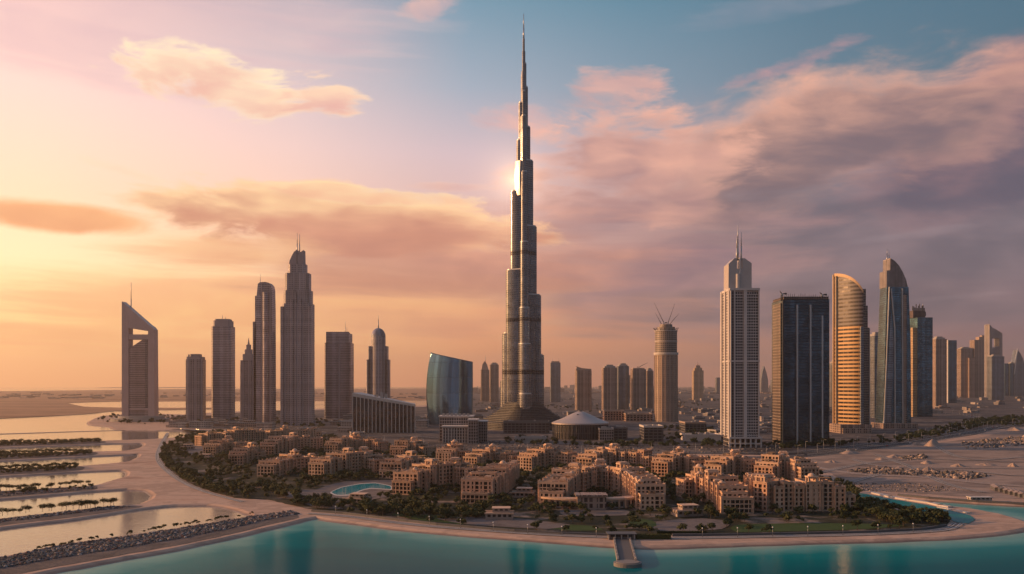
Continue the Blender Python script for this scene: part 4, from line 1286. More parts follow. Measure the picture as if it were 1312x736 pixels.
b.extrude([(X(1264.5), 0), (X(1268), 0), (X(1268), Z(420)), (X(1264.5), Z(416))], -25, 25)
b.extrude([(X(1277), 0), (X(1281), 0), (X(1281), Z(428)), (X(1277), Z(425))], -25, 25)
b.extrude([(X(1268), Z(434)), (X(1277), Z(434)), (X(1277), Z(425)), (X(1268), Z(420))], -24, 24)
b.extrude([(X(1268), 0), (X(1277), 0), (X(1277), Z(444)), (X(1268), Z(447))], -22, 22)
b.build('portal_frame', facade("grey_portal", (.2, .19, .2), (.34, .30, .29), 4, 3, .3, .4), T.o)
antenna(T, 1267, 407.5, 420, 1.4)
T = slab_tower('stubby grey tower in front of the slanted-top portal tower', 1267, 1284, 457, 513, 44, F_GREY, ch=3, crown=True, seed=35)
slab_tower('small dark tower with a thin bright edge, near the frame edge group', 1285, 1290, 466, 508, 40, F_NAVY, ch=1, crown=False)
T = slab_tower('squat blue tower with gleaming left flank in front of the pointed sail tower', 1291.5, 1303, 466, 508, 40, F_NAVY, ch=3, crown=True, seed=37)
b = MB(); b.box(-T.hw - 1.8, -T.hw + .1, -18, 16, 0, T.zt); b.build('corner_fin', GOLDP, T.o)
T = TW('pointed_tower', 'far pointed tower with a curved sail back at the edge of the skyline', 1303.5, 508)
X, Z = T.X, T.Z
b = MB(); b.extrude([(X(1296.5), 0), (X(1311), 0), (X(1310.5), Z(470)), (X(1308), Z(460)), (X(1304.5), Z(453)), (X(1301), Z(448.5)), (X(1299.5), Z(456)), (X(1297), Z(466))], -24, 24, 0, 1); b.build('shaft', [F_GREY, PALEMETAL], T.o)
b = MB(); b.extrude([(X(1296.3), Z(480)), (X(1297.2), Z(480)), (X(1300.4), Z(456)), (X(1302), Z(448)), (X(1301), Z(447)), (X(1299), Z(456))], -26, -23); b.build('fin', PALEMETAL, T.o)
T = TW('far_sail_tower', 'tiny hazy sail-shaped tower far behind the pale ribbed tower', 977.5, 503)
X, Z = T.X, T.Z
b = MB(); b.extrude([(X(974), 0), (X(983), 0), (X(983), Z(488)), (X(981), Z(478)), (X(978), Z(469)), (X(976), Z(476)), (X(974.3), Z(486))], -30, 30, 0, 1); b.build('shaft', [F_GREY, PALEMETAL], T.o)
for k, (xa, xb, yt, bs, lab) in enumerate((
        (917, 922, 484, 505, 'tiny hazy block peeping left of the pale ribbed tower'),
        (988, 996, 487, 504, 'tiny hazy pair-topped block left of the dark glass tower'),
        (1316, 1330, 452, 508, 'far grey tower at the very edge of the skyline'),
        (648, 656, 486, 505, 'tiny far block behind the supertall foot'))):
    slab_tower(lab, xa, xb, yt, bs, 40, F_GREY, ch=2, crown=(k != 0), seed=50 + k)

# ---- the round hall with the cone roof and its neighbours
T = TW('cone_roofed_hall', 'round dark hall under a wide pale cone roof', 743.5, 563, 0, 'hall')
X, Z = T.X, T.Z
rr = 34.5 * T.s
b = MB(); b.prism(circle(0, 0, rr * .97, 48), 0, Z(542.5), 0); b.build('drum_wall', facade("hall_wall", (.035, .035, .04), (.12, .105, .10), 9, 2.6, .3, .06, .2, .3, .6), T.o)
b = MB()
b.loft([[(x, y, Z(543.2)) for x, y in circle(0, 0, rr * 1.06, 48)], [(x, y, Z(541.4)) for x, y in circle(0, 0, rr * 1.06, 48)],
        [(x, y, Z(536)) for x, y in circle(0, 0, rr * .66, 48)], [(x, y, Z(529.5)) for x, y in circle(0, 0, rr * .26, 48)], [(x, y, Z(527)) for x, y in circle(0, 0, rr * .05, 48)]], base=True)
b.build('roof', plain("pale_roof_sheet", (.42, .36, .34), .45, .15, .15), T.o)
b = MB(); b.prism(circle(0, 0, 3, 12), Z(528.5), Z(525.8)); b.box(-6, -3, -14, -10, Z(533), Z(530.5)); b.build('roof_unit', DARKCON, T.o)
for k in range(24):
    a = R(180 + k * 7.8)
    b = MB(); b.tube((math.cos(a) * rr * 1.02, math.sin(a) * rr * 1.02, 0), (math.cos(a) * rr * 1.02, math.sin(a) * rr * 1.02, Z(543)), .45, .45, 6); b.build('pillar', DARKSTEEL, T.o)


def low_block(name, label, x0, x1, ytop, base, dep, mat, roofm=None, cat='building', group=None, rot=0, parapet=1.4, units=3, seed=1):
    T = TW(name, label, (x0 + x1) / 2, base, rot, cat, group)
    hw = (x1 - x0) / 2 * T.s
    zt = T.Z(ytop)
    b = MB(); b.box(-hw, hw, 0, dep, 0, zt, 0, 1); b.build('wall', [mat, roofm or CONCRETE], T.o)
    b = MB()
    for bx in ((-hw - .4, hw + .4, -.4, .6), (-hw - .4, hw + .4, dep - .6, dep + .4), (-hw - .4, -hw + .6, .6, dep - .6), (hw - .6, hw + .4, .6, dep - .6)):
        b.box(bx[0], bx[1], bx[2], bx[3], zt - 1.2, zt + parapet, base=True)
    b.build('parapet', roofm or CONCRETE, T.o)
    roof_units(T, -hw, hw, 2, dep - 2, zt, units, hmin=1.2, hmax=3, seed=seed)
    return T


F_MALL = facade("mall_wall", (.03, .03, .035), (.11, .10, .10), 4, 6, .2, .35, .2, .2, .7)
low_block('exhibition_block', 'low glazed block with lit tan end, touching the right side of the round hall', 768, 786, 550, 566, 36, F_OFF, CONCRETE, seed=2)
low_block('exhibition_block', 'dark windowless block behind the round hall, gently lower to the right', 786, 804, 549, 565, 40, F_MALL, DARKCON, seed=3)
low_block('exhibition_block', 'black cube-like block standing on the right of the hall precinct', 825, 850, 547, 568, 40, F_MALL, PALECON, seed=4)
low_block('warehouse', 'long pale flat shed near the foot of the pale ribbed tower', 878, 924, 558, 567, 36, PALECON, PALECON, seed=5)
low_block('warehouse', 'dark overhanging depot behind the long pale flat shed', 878, 905, 542, 556, 50, F_MALL, TANP, seed=6)
low_block('market_hall', 'terracotta block with arched openings behind the round hall roof', 774, 800, 527, 540, 40, facade("terracotta_front", (.05, .04, .035), (.44, .25, .18), 5, 6, .35, .3), TANP, seed=7)
low_block('market_hall', 'second terracotta block below the ribbed twin slabs, right of the arched one', 802, 836, 531, 541, 40, facade("terracotta_front_b", (.06, .045, .04), (.34, .22, .17), 5, 7, .35, .3), TANP, seed=8)
low_block('podium_building', 'long low podium in front of the supertall foot, left of the round hall', 645, 704, 541, 557, 30, F_MALL, DARKCON, seed=9)
low_block('transit_shed', 'bare grey shed on the near road verge below the round hall', 660, 700, 562, 570, 26, CONCRETE, CONCRETE, seed=10)

# ------------------------------------------------------------------ low streets and far town
random.seed(21)
tower_xy = [(o.location.x, o.location.y) for o in bpy.data.objects if o.get('category') in ('skyscraper', 'hall', 'building', 'office building')]
LOWM = [facade("low_wall_%d" % k, g, f_, 3.4, 3.0, .4, .45, .2, .2, .8) for k, (g, f_) in enumerate((((.05, .045, .045), (.36, .28, .235)), ((.04, .04, .045), (.24, .21, .20)), ((.05, .05, .05), (.46, .38, .33)), ((.04, .04, .04), (.33, .22, .17))))]
protos = []
for k in range(8):
    o = empty('low_building', (0, 0, 0))
    w, dd_, h = random.uniform(9, 20), random.uniform(8, 16), random.choice((4, 5, 7, 8, 11))
    b = MB(); b.box(-w, w, -dd_, dd_, 0, h, 0, 1)
    if k % 2:
        b.box(-w * .4, w * .7, -dd_ * .5, dd_ * .6, h, h + 3.4, 0, 1)
    if k % 3 == 0:
        b.box(-w - 9, -w, -dd_ * .6, dd_ * .5, 0, h * .6, 0, 1)
    b.build('wall', [LOWM[k % 4], CONCRETE], o)
    b = MB()
    for q in ((-w - .3, w + .3, -dd_ - .3, -dd_ + .4), (-w - .3, w + .3, dd_ - .4, dd_ + .3), (-w - .3, -w + .4, -dd_ + .4, dd_ - .4), (w - .4, w + .3, -dd_ + .4, dd_ - .4)):
        b.box(q[0], q[1], q[2], q[3], h - .5, h + .9, base=True)
    b.build('parapet', CONCRETE, o)
    protos.append(o)
placed = []
zones = [(1000, 1340, 500, 512, 50, 'small far flat-roofed building in the hazy streets under the right-hand skyline', 'far low buildings under the right-hand skyline'),
         (228, 330, 537, 549, 26, 'low hazy building at the foot of the lagoon-side towers', 'low buildings below the lagoon-side towers'),
         (330, 560, 532, 560, 30, 'low flat-roofed building among the dusty lots below the domed tower', 'low buildings below the domed tower'),
         (560, 930, 502, 540, 100, 'low flat-roofed building in the hazy streets behind the round hall', 'low buildings behind the round hall'),
         (850, 1010, 540, 566, 16, 'low flat-roofed building near the pale ribbed tower', 'low buildings around the pale ribbed tower'),
         (965, 1330, 504, 534, 70, 'low flat-roofed building on the plain beyond the dark towers', 'low buildings on the right-hand plain')]
used = set()
for (xa, xb, ya, yb, n, lab, grp) in zones:
    k = tries = 0
    while k < n and tries < 2000:
        tries += 1
        py = ya + (yb - ya) * random.random() ** 1.3
        px = random.uniform(xa, xb)
        q = at(px, py, GZ + .2)
        if any((q.x - x) ** 2 + (q.y - y) ** 2 < 60 ** 2 for x, y in tower_xy):
            continue
        if any((q.x - x) ** 2 + (q.y - y) ** 2 < 36 ** 2 for x, y in placed):
            continue
        i = random.randrange(8)
        src = protos[i]
        if i not in used:
            used.add(i)
            o = src
        else:
            o = src.copy(); COL.objects.link(o)
            for ch in src.children:
                c2 = ch.copy(); COL.objects.link(c2); c2.parent = o
        o.location = q
        o.rotation_euler = (0, 0, random.choice((0, .08, -.12, .3, math.pi / 2)))
        o.scale = (random.uniform(.7, 1.2), random.uniform(.7, 1.2), random.uniform(.7, 1.2))
        tag(o, lab, 'building', grp)
        placed.append((q.x, q.y))
        k += 1
b = MB()
for k in range(1500):
    px, py = random.uniform(560, 1600), 496.6 + 8.5 * random.random() ** 1.6
    q = at(px, py)
    w, dd_, h = random.uniform(12, 45), random.uniform(10, 30), random.uniform(4, 12) * (random.uniform(2, 6) if random.random() < .1 else 1)
    b.box(q.x - w, q.x + w, q.y - dd_, q.y + dd_, GZ, GZ + h, random.randrange(4))
for k in range(160):
    px, py = random.uniform(-40, 560), 502.5 + 9 * random.random()
    q = at(px, py)
    w, dd_, h = random.uniform(8, 30), random.uniform(8, 20), random.uniform(3, 9)
    b.box(q.x - w, q.x + w, q.y - dd_, q.y + dd_, GZ, GZ + h, random.randrange(4))
o = b.build('far_town', LOWM)
tag(o, 'hazy mass of distant low buildings along the horizon', 'distant town', None, 'stuff')

# ------------------------------------------------------------------ apartment blocks on the near shore
random.seed(77)


def window_mesh(w, h, nm):
    b = MB()
    d = .06
    b.face([(-w / 2, 0, 0), (w / 2, 0, 0), (w / 2, 0, h), (-w / 2, 0, h)], None, 0)
    for x0, x1, z0, z1 in ((-w / 2, w / 2, 0, .16), (-w / 2, w / 2, h - .16, h), (-w / 2, -w / 2 + .14, .16, h - .16), (w / 2 - .14, w / 2, .16, h - .16), (-.07, .07, .16, h - .16)):
        b.box(x0, x1, -d - .05, -.01, z0, z1, 1, 1, base=True)
    if w > 2:      # railing of a loggia
        b.box(-w / 2, w / 2, -.72, -.6, 0, .85, 2, 2, base=True)
    o = b.build(nm, [GLASS, FRAME, STONE])
    me_ = o.data
    bpy.data.objects.remove(o)
    return me_


WIN_S = window_mesh(1.5, 1.75, 'window_pane')
WIN_W = window_mesh(2.3, 2.15, 'loggia_pane')
WIN_T = window_mesh(1.1, 2.05, 'narrow_pane')
WM = {'s': (1.5, 1.75, .5, WIN_S), 'w': (2.3, 2.15, .25, WIN_W), 't': (1.1, 2.05, .32, WIN_T)}


def turret_mesh(kind):
    b = MB()
    r = 2.3 if kind == 0 else 1.8
    for sx, sy in ((-1, -1), (1, -1), (1, 1), (-1, 1)):
        b.box(sx * r - .45, sx * r + .45, sy * r - .45, sy * r + .45, 0, 2.9)
    b.box(-r - .75, r + .75, -r - .75, r + .75, 2.9, 3.5, base=True)
    b.box(-r + .2, r - .2, -r + .2, r - .2, 0, .9)
    if kind == 0:
        b.box(-r + .1, r - .1, -r + .1, r - .1, 3.5, 4.3)
        for sx in (-1, 0, 1):
            b.box(sx * r * .85 - .35, sx * r * .85 + .35, -r - .55, -r + .1, 3.5, 4.2)
            b.box(sx * r * .85 - .35, sx * r * .85 + .35, r - .1, r + .55, 3.5, 4.2)
    else:
        rings = [[(x, y, 3.5 + 1.5 * math.sin(a)) for x, y in circle(0, 0, 1.9 * math.cos(a) + .03, 12)] for a in (0, .4, .8, 1.2, 1.5)]
        b.loft(rings, smooth=False)
    o = b.build('turret_shape', STONE_B)
    m2 = o.data
    bpy.data.objects.remove(o)
    return m2


def pergola_mesh():
    b = MB()
    for x in (-3, 0, 3):
        for y in (-1.6, 1.6):
            b.box(x - .22, x + .22, y - .22, y + .22, 0, 2.5)
    for y in (-1.6, 1.6):
        b.box(-3.6, 3.6, y - .2, y + .2, 2.5, 2.8, base=True)
    for k in range(9):
        b.box(-3.5 + k * .86, -3.3 + k * .86, -2.1, 2.1, 2.8, 3.0, base=True)
    o = b.build('pergola_shape', FRAME)
    m2 = o.data
    bpy.data.objects.remove(o)
    return m2


TUR = [turret_mesh(0), turret_mesh(1)]
PERG = pergola_mesh()
footprints = []


def wall_face(b, p0, p1, z0, z1, ops, reveal=1.1, mi=0):
    """a wall from p0 to p1 (outside to the right of p0->p1) with rectangular openings (x0,x1,za,zb)"""
    d = Vector((p1[0] - p0[0], p1[1] - p0[1], 0))
    Lw = d.length
    d.normalize()
    n = Vector((d.y, -d.x, 0))
    xs_ = sorted({0.0, Lw, *[o[0] for o in ops], *[o[1] for o in ops]})
    zs_ = sorted({z0, z1, *[o[2] for o in ops], *[o[3] for o in ops]})
    P = lambda x, z, dp=0.0: (p0[0] + d.x * x - n.x * dp, p0[1] + d.y * x - n.y * dp, z)
    cols = {}
    for o in ops:
        cols.setdefault((o[0], o[1]), []).append(o)
    # full-height strips between openings, then pieces inside each opening column
    cx_ = sorted(cols)
    x = 0.0
    for (xa, xb) in cx_:
        if xa - x > 1e-4:
            b.face([P(x, z0), P(xa, z0), P(xa, z1), P(x, z1)], None, mi)
        z = z0
        for o in sorted(cols[(xa, xb)], key=lambda q: q[2]):
            if o[2] - z > 1e-4:
                b.face([P(xa, z), P(xb, z), P(xb, o[2]), P(xa, o[2])], None, mi)
            za, zb = o[2], o[3]
            b.face([P(xa, za), P(xb, za), P(xb, za, reveal), P(xa, za, reveal)], None, mi)
            b.face([P(xa, zb, reveal), P(xb, zb, reveal), P(xb, zb), P(xa, zb)], None, mi)
            b.face([P(xa, za, reveal), P(xa, zb, reveal), P(xa, zb), P(xa, za)], None, mi)
            b.face([P(xb, za), P(xb, zb), P(xb, zb, reveal), P(xb, za, reveal)], None, mi)
            z = zb
        if z1 - z > 1e-4:
            b.face([P(xa, z), P(xb, z), P(xb, z1), P(xa, z1)], None, mi)
        x = xb
    if Lw - x > 1e-4:
        b.face([P(x, z0), P(Lw, z0), P(Lw, z1), P(x, z1)], None, mi)
    return d, n


def apartment(label, pts, thick=15.0, floors=6, ends=(0, 0), seed=1, lift=()):
    rnd = random.Random(seed)
    FHT = 2.72
    floors -= 1
    P = [at(x, y) for x, y in pts]
    root = P[len(P) // 2].copy()
    root.z = GZ + .25
    o = empty('apartment_building', root)
    tag(o, label, 'apartment building', 'sandstone apartment blocks on the near shore')
    wall, roofb = MB(), MB()
    wins = []
    mods = []
    for i in range(len(P) - 1):
        a, c_ = P[i], P[i + 1]
        d = c_ - a
        Ls = d.length
        d.normalize()
        n = max(1, round(Ls / 6.7))
        for k in range(n):
            mods.append((a + d * (Ls * (k + .5) / n), d.copy(), Ls / n, i, k, n))
    # square towers on the bends
    corners = [(P[i], ((P[i + 1] - P[i]).normalized() + (P[i] - P[i - 1]).normalized()).normalized()) for i in range(1, len(P) - 1)]
    M = len(mods)
    allm = []
    for j, (c_, d, w, i, k, n) in enumerate(mods):
        fl = floors + (0 if j % 2 else rnd.choice((0, -1, 1)))
        if j < 1: fl = floors - 1 + ends[0]
        if j >= M - 1: fl = floors - 1 + ends[1]
        if j in lift: fl += 1
        dep = thick * .5 + (1.7 if j % 2 else 0) + rnd.uniform(-.35, .35)
        allm.append((c_, d, w + .02, dep, fl, 'end' if j in (0, M - 1) else 'mid', j))
    for q, (c_, d) in enumerate(corners):
        allm.append((c_, d, 9.5, thick * .5 + 1.9, floors + 1, 'corner', 100 + q))
    for (c_, d, w, dep, fl, typ, j) in allm:
        footprints.append((c_.x, c_.y, max(dep, w / 2)))
        tone = rnd.choice((0, 0, 1, 1, 2))
        nrm = Vector((d.y, -d.x, 0))                     # right of travel
        hz = fl * FHT + .6
        L_ = c_ - root
        L_.z = 0
        q = [L_ - d * w / 2 + nrm * dep, L_ + d * w / 2 + nrm * dep, L_ + d * w / 2 - nrm * dep, L_ - d * w / 2 - nrm * dep]
        ztop = hz + 1.1
        for s_ in range(4):
            p0, p1 = q[s_], q[(s_ + 1) % 4]
            dv = (p1 - p0); Lw = dv.length; dv.normalize()
            nv = Vector((dv.y, -dv.x, 0))
            view = Vector((-c_.x, -c_.y, 0)).normalized()
            seen = nv.dot(view) > -.7
            end_side = s_ in (1, 3)
            ops = []
            if seen and (not end_side or typ == 'corner' or (typ == 'end' and ((j == 0 and s_ == 3) or (j > 0 and s_ == 1))) or (end_side and Lw > 6)):
                nb = max(1, int(Lw / 2.65))
                kind0 = rnd.choice(('s', 'w', 'w', 't'))
                for bI in range(nb):
                    kk = kind0 if bI % 2 == 0 else rnd.choice(('s', 'w', 'w'))
                    if (Lw / nb) < 2.55 and kk == 'w': kk = 's'
                    ww, wh, sill, _ = WM[kk]
                    xm = Lw * (bI + .5) / nb
                    for f_ in range(fl):
                        z0 = .5 + f_ * FHT + sill
                        ops.append((xm - ww / 2, xm + ww / 2, z0, z0 + wh))
                        wins.append((p0 + dv * xm - nv * 1.02, math.atan2(dv.y, dv.x), z0, kk, nv.dot(view)))
            wall_face(wall, (p0.x, p0.y), (p1.x, p1.y), 0, ztop, ops, mi=tone)
            # string course and cornice bits on the long faces
            if not end_side or typ != 'mid':
                mm = (p0 + p1) / 2 + nv * .12
                wall.obox((mm.x, mm.y), (dv.x, dv.y), (nv.x, nv.y), Lw / 2 - .06, .22, ztop - .45, ztop + .12)
                if typ == 'corner' or j % 3 == 0:
                    wall.obox((mm.x, mm.y), (dv.x, dv.y), (nv.x, nv.y), Lw / 2 - .3, .16, .5 + FHT * (fl - 1) + .04, .5 + FHT * (fl - 1) + .3)
                if j % 2 and seen and Lw > 6 and not end_side:      # pilasters up the projecting bays
                    for e_x in (-Lw / 2 + .35, Lw / 2 - .35):
                        pm = (p0 + p1) / 2 + dv * e_x + nv * .2
                        wall.obox((pm.x, pm.y), (dv.x, dv.y), (nv.x, nv.y), .34, .3, 0, ztop + .9)
        # parapet top, inner faces, roof
        cc2 = [L_ - d * (w / 2 - .35) + nrm * (dep - .35), L_ + d * (w / 2 - .35) + nrm * (dep - .35), L_ + d * (w / 2 - .35) - nrm * (dep - .35), L_ - d * (w / 2 - .35) - nrm * (dep - .35)]
        for s_ in range(4):
            a, b2, c2, e2 = q[s_], q[(s_ + 1) % 4], cc2[(s_ + 1) % 4], cc2[s_]
            wall.face([(a.x, a.y, ztop), (b2.x, b2.y, ztop), (c2.x, c2.y, ztop), (e2.x, e2.y, ztop)])
            wall.face([(e2.x, e2.y, ztop), (c2.x, c2.y, ztop), (c2.x, c2.y, hz), (e2.x, e2.y, hz)])
        roofb.face([(v_.x, v_.y, hz) for v_ in cc2])
        # roof clutter
        for _ in range(rnd.choice((1, 2, 2))):
            bx = L_ + d * rnd.uniform(-w * .3, w * .3) + nrm * rnd.uniform(-dep * .6, dep * .6)
            roofb.obox((bx.x, bx.y), (d.x, d.y), (nrm.x, nrm.y), rnd.uniform(.7, 1.7), rnd.uniform(.7, 1.6), hz, hz + rnd.uniform(.9, 2.2))
        sel = rnd.random()
        if typ == 'corner' or (typ == 'mid' and j % 2 and sel < .55):
            t = bpy.data.objects.new('turret', TUR[rnd.random() < .3])
            link(t, o)
            off = nrm * (dep - 3.2) * (1 if nrm.dot(Vector((-c_.x, -c_.y, 0))) > 0 else -1)
            t.location = (L_.x + off.x, L_.y + off.y, hz + (.05 if typ != 'corner' else .06))
            t.rotation_euler = (0, 0, math.atan2(d.y, d.x))
            sc = 1.25 if typ == 'corner' else rnd.uniform(.75, 1.0)
            t.scale = (sc, sc, sc)
        elif sel > .62:
            t = bpy.data.objects.new('pergola', PERG)
            link(t, o)
            t.location = (L_.x, L_.y, hz + .03)
            t.rotation_euler = (0, 0, math.atan2(d.y, d.x))
    wall.build('wall', rnd.choice(([STONE, STONE_B, STONE_C], [STONE_B, STONE, STONE_C])), o)
    roofb.build('roof', ROOFING, o)
    wins.sort(key=lambda w_: -w_[4])
    for (pt, ang, z0, kk, _) in wins[:100]:
        w_ = bpy.data.objects.new('window', WM[kk][3])
        link(w_, o)
        w_.location = (pt.x, pt.y, z0)
        w_.rotation_euler = (0, 0, ang)
    if len(wins) > 100:
        rb = MB()
        for (pt, ang, z0, kk, _) in wins[100:]:
            ww, wh, _, _ = WM[kk]
            c2, s2 = math.cos(ang), math.sin(ang)
            def T_(x, y, z):
                return (pt.x + c2 * x - s2 * y, pt.y + s2 * x + c2 * y, z0 + z)
            rb.face([T_(-ww / 2, 0, 0), T_(ww / 2, 0, 0), T_(ww / 2, 0, wh), T_(-ww / 2, 0, wh)], None, 0)
            for x0, x1, za, zb in ((-ww / 2, ww / 2, 0, .16), (-.07, .07, .16, wh)):
                rb.face([T_(x0, -.06, za), T_(x1, -.06, za), T_(x1, -.06, zb), T_(x0, -.06, zb)], None, 1)
        tag(rb.build('windows', [GLASS, FRAME], o), kind='stuff')
    return o


AP = [
    ('long sandstone block furthest back by the lagoon, under the twin-mast tower', [(254, 573), (300, 570), (365, 567), (412, 566.5)], 16, 6, (0, 0), (9, 10, 11)),
    ('short sandstone block in front of the furthest lagoon-side block', [(268, 585), (292, 581.5), (315, 583)], 15, 5, (0, 0), ()),
    ('small sandstone block stepping down beside the leftmost garden slope', [(302, 598), (320, 593), (338, 593)], 14, 5, (0, 0), ()),
    ('bent sandstone block above the left garden, third row from the road', [(342, 588), (372, 580), (413, 579)], 15, 6, (0, 1), (4, 5)),
    ('sandstone block facing the left garden, its stepped end nearest the sandy beach', [(340, 613), (372, 606), (412, 604)], 15, 5, (0, 0), ()),
    ('sandstone block with domed bays curving behind the turquoise pool', [(405, 615), (440, 608), (468, 606), (491, 609)], 15, 6, (0, 0), (5, 6)),
    ('sandstone block below the wedge-roofed office, behind the pool block', [(424, 586), (455, 580), (491, 582)], 15, 6, (0, 0), (3, 4)),
    ('compact sandstone block in the back row below the glass sail', [(508, 589), (530, 584), (551, 586)], 15, 5, (0, 0), (2,)),
    ('sandstone block right of the pool, behind the long angled block', [(497, 616), (520, 608), (551, 606)], 15, 5, (-1, 0), ()),
    ('long angled sandstone block whose stepped left end reaches the pool', [(514, 637), (545, 628), (585, 625), (617, 629)], 15, 6, (-1, 0), (6, 7)),
    ('small sandstone block with a bright turret below the framed offices', [(568, 598), (581, 594.5), (596, 596)], 15, 6, (0, 0), ()),
    ('sandstone block with a domed centre in the back row below the supertall', [(602, 601), (630, 596.5), (662, 599)], 15, 5, (0, 0), (3,)),
    ('sandstone block seen end-on, its sunlit narrow end pointing at the sea', [(608, 649), (632, 634), (651, 620)], 17, 6, (-2, 0), ()),
    ('sandstone back-row block below the round hall, left of the long one', [(672, 605), (700, 600.5), (742, 603)], 15, 6, (0, 0), (2, 3)),
    ('long sandstone back-row block with two raised towers behind the horseshoe block', [(748, 607), (785, 600), (838, 604)], 15, 6, (0, 0), (3, 8)),
    ('sunlit sandstone block right behind the horseshoe block', [(845, 613), (870, 606.5), (900, 612)], 15, 6, (0, 0), (2,)),
    ('horseshoe-shaped sandstone block opening to the sea above the pier', [(706, 653), (726, 636), (768, 628), (808, 634), (836, 657)], 15, 6, (-1, -1), (8, 9)),
    ('sandstone block below the pale ribbed tower, above the sickle-shaped block', [(913, 618), (940, 611), (971, 615)], 15, 6, (0, 0), (3,)),
    ('sandstone block with the brightest sunlit end, beside the waste ground', [(978, 620), (1003, 614), (1038, 622)], 15, 6, (0, 0), (2, 3)),
    ('sickle-shaped sandstone block turning its end to the sea, right of the horseshoe block', [(872, 640), (900, 639), (924, 648), (945, 662)], 15, 6, (0, -1), ()),
    ('broad sandstone block nearest the tree-covered point, with wide dark loggias', [(971, 640), (985, 656), (1035, 655.5), (1091, 656)], 16, 6, (0, -1), (7, 8)),
]
for k, (lab, pts, th, fl, en, lift) in enumerate(AP):
    apartment(lab, pts, th, fl, en, 100 + k, lift)

# curved arcade pavilion in the horseshoe
pv = at(757, 655, GZ + .4)
o = empty('arcade_pavilion', pv)
tag(o, 'low curved arcade pavilion in the court of the horseshoe block', 'pavilion')
b = MB()
n = 30
out, inn = [], []
for k in range(n + 1):
    a = R(200 + 140 * k / n)
    out.append((34 * math.cos(a), 16 + 20 * math.sin(a)))
    inn.append((26 * math.cos(a), 16 + 12 * math.sin(a)))
b.prism(out + inn[::-1], 5.2, 6.4, base=True)
b.build('roof', STONE_B, o)
b = MB()
for k in range(0, n + 1, 2):
    a = R(200 + 140 * k / n)
    b.box(33 * math.cos(a) - .6, 33 * math.cos(a) + .6, 16 + 19.3 * math.sin(a) - .6, 16 + 19.3 * math.sin(a) + .6, 0, 5.2)
b.build('arcade', STONE, o)
b = MB(); b.prism([(x * .93, y * .93 + 1) for x, y in out[2:-2]] + [(x * 1.0, y) for x, y in inn[2:-2][::-1]], 0, 5.1); b.build('wall', [F_OFF, STONE], o)
b = MB(); b.box(-9, 9, -6, 6, 0, 8.2); b.box(-10, 10, -7, 7, 8.2, 9.2, base=True); b.build('gatehouse', [F_TAN, STONE_B], o)

for (px, py, lab) in ((240, 578, 'small pale garden villa among the trees at the left garden edge'), (262, 592, 'tiny garden villa in the middle of the left garden'), (670, 640, 'pale garden villa between the end-on block and the horseshoe block'),
                      (880, 664, 'low garden villa beside the sickle-shaped block'), (458, 648, 'low pool house on the sea side of the pool'), (640, 668, 'garden kiosk beside the paved court near the beach')):
    q = at(px, py, GZ + .3)
    o = empty('garden_villa', q, random.uniform(-.3, .3)); tag(o, lab, 'villa')
    b = MB(); b.box(-8, 8, -5, 5, 0, 3.4, 0, 1); b.box(-4, 6, -3, 4, 3.4, 6.0, 0, 1); b.build('wall', [LOWM[0], ROOFING], o)
    b = MB(); b.box(-8.5, 8.5, -5.5, -4.6, 3.2, 4.0, base=True); b.box(-8.5, 8.5, 4.6, 5.5, 3.2, 4.0, base=True); b.box(-4.4, 6.4, -3.4, 4.4, 6.0, 6.5, base=True); b.build('parapet', STONE_B, o)

# ------------------------------------------------------------------ trees
random.seed(8)


def tree_data(seed, h=6.0, r=2.6, flat=.7, leaves=260, trunk=.45, ls=.5):
    """verts, faces, material indices of a tree: tapered trunk, limbs and loose leaf faces in clumps"""
    rnd = random.Random(seed)
    b = MB()
    th = h * trunk
    b.tube((0, 0, -.1), (.1, .05, th), .05 * h * .55, .032 * h * .55, 6, 1)
    clumps = []
    for k in range(rnd.randint(6, 8)):
        a = rnd.uniform(0, 6.283)
        rr_ = r * rnd.uniform(.25, .72)
        cz = th + (h - th) * rnd.uniform(.25, .78)
        cp = Vector((math.cos(a) * rr_, math.sin(a) * rr_, cz))
        clumps.append((cp, r * rnd.uniform(.32, .52)))
        b.tube((.1, .05, th * .9), cp, .02 * h * .5, .008 * h * .5, 4, 1)
    clumps.append((Vector((0, 0, th + (h - th) * .6)), r * .55))
    for k in range(leaves):
        cp, cr = rnd.choice(clumps)
        while True:
            q = Vector((rnd.uniform(-1, 1), rnd.uniform(-1, 1), rnd.uniform(-1, 1)))
            if .25 < q.length < 1: break
        pt = cp + Vector((q.x * cr, q.y * cr, q.z * cr * flat))
        nrm = (q + Vector((rnd.uniform(-.6, .6), rnd.uniform(-.6, .6), rnd.uniform(-.2, .9)))).normalized()
        t1 = nrm.orthogonal().normalized()
        t1.rotate(Matrix.Rotation(rnd.uniform(0, 6.28), 3, nrm))
        t2 = nrm.cross(t1)
        s1, s2 = ls * rnd.uniform(.6, 1.3), ls * rnd.uniform(.4, .9)
        b.face([pt - t1 * s1, pt - t2 * s2, pt + t1 * s1, pt + t2 * s2], None, 0)
    return b


TREES = [tree_data(k, h, r, fl, n, tr, ls) for k, (h, r, fl, n, tr, ls) in enumerate(((6.2, 2.9, .8, 240, .25, .55), (5.0, 2.6, .8, 220, .22, .5), (7.2, 3.0, 1.0, 260, .3, .55), (3.4, 2.4, .7, 170, .12, .5), (4.2, 3.2, .6, 220, .2, .55)))]
TMESH = []
for k, b in enumerate(TREES):
    o = b.build('tree_shape', [LEAF, BARK]); TMESH.append(o.data); bpy.data.objects.remove(o)


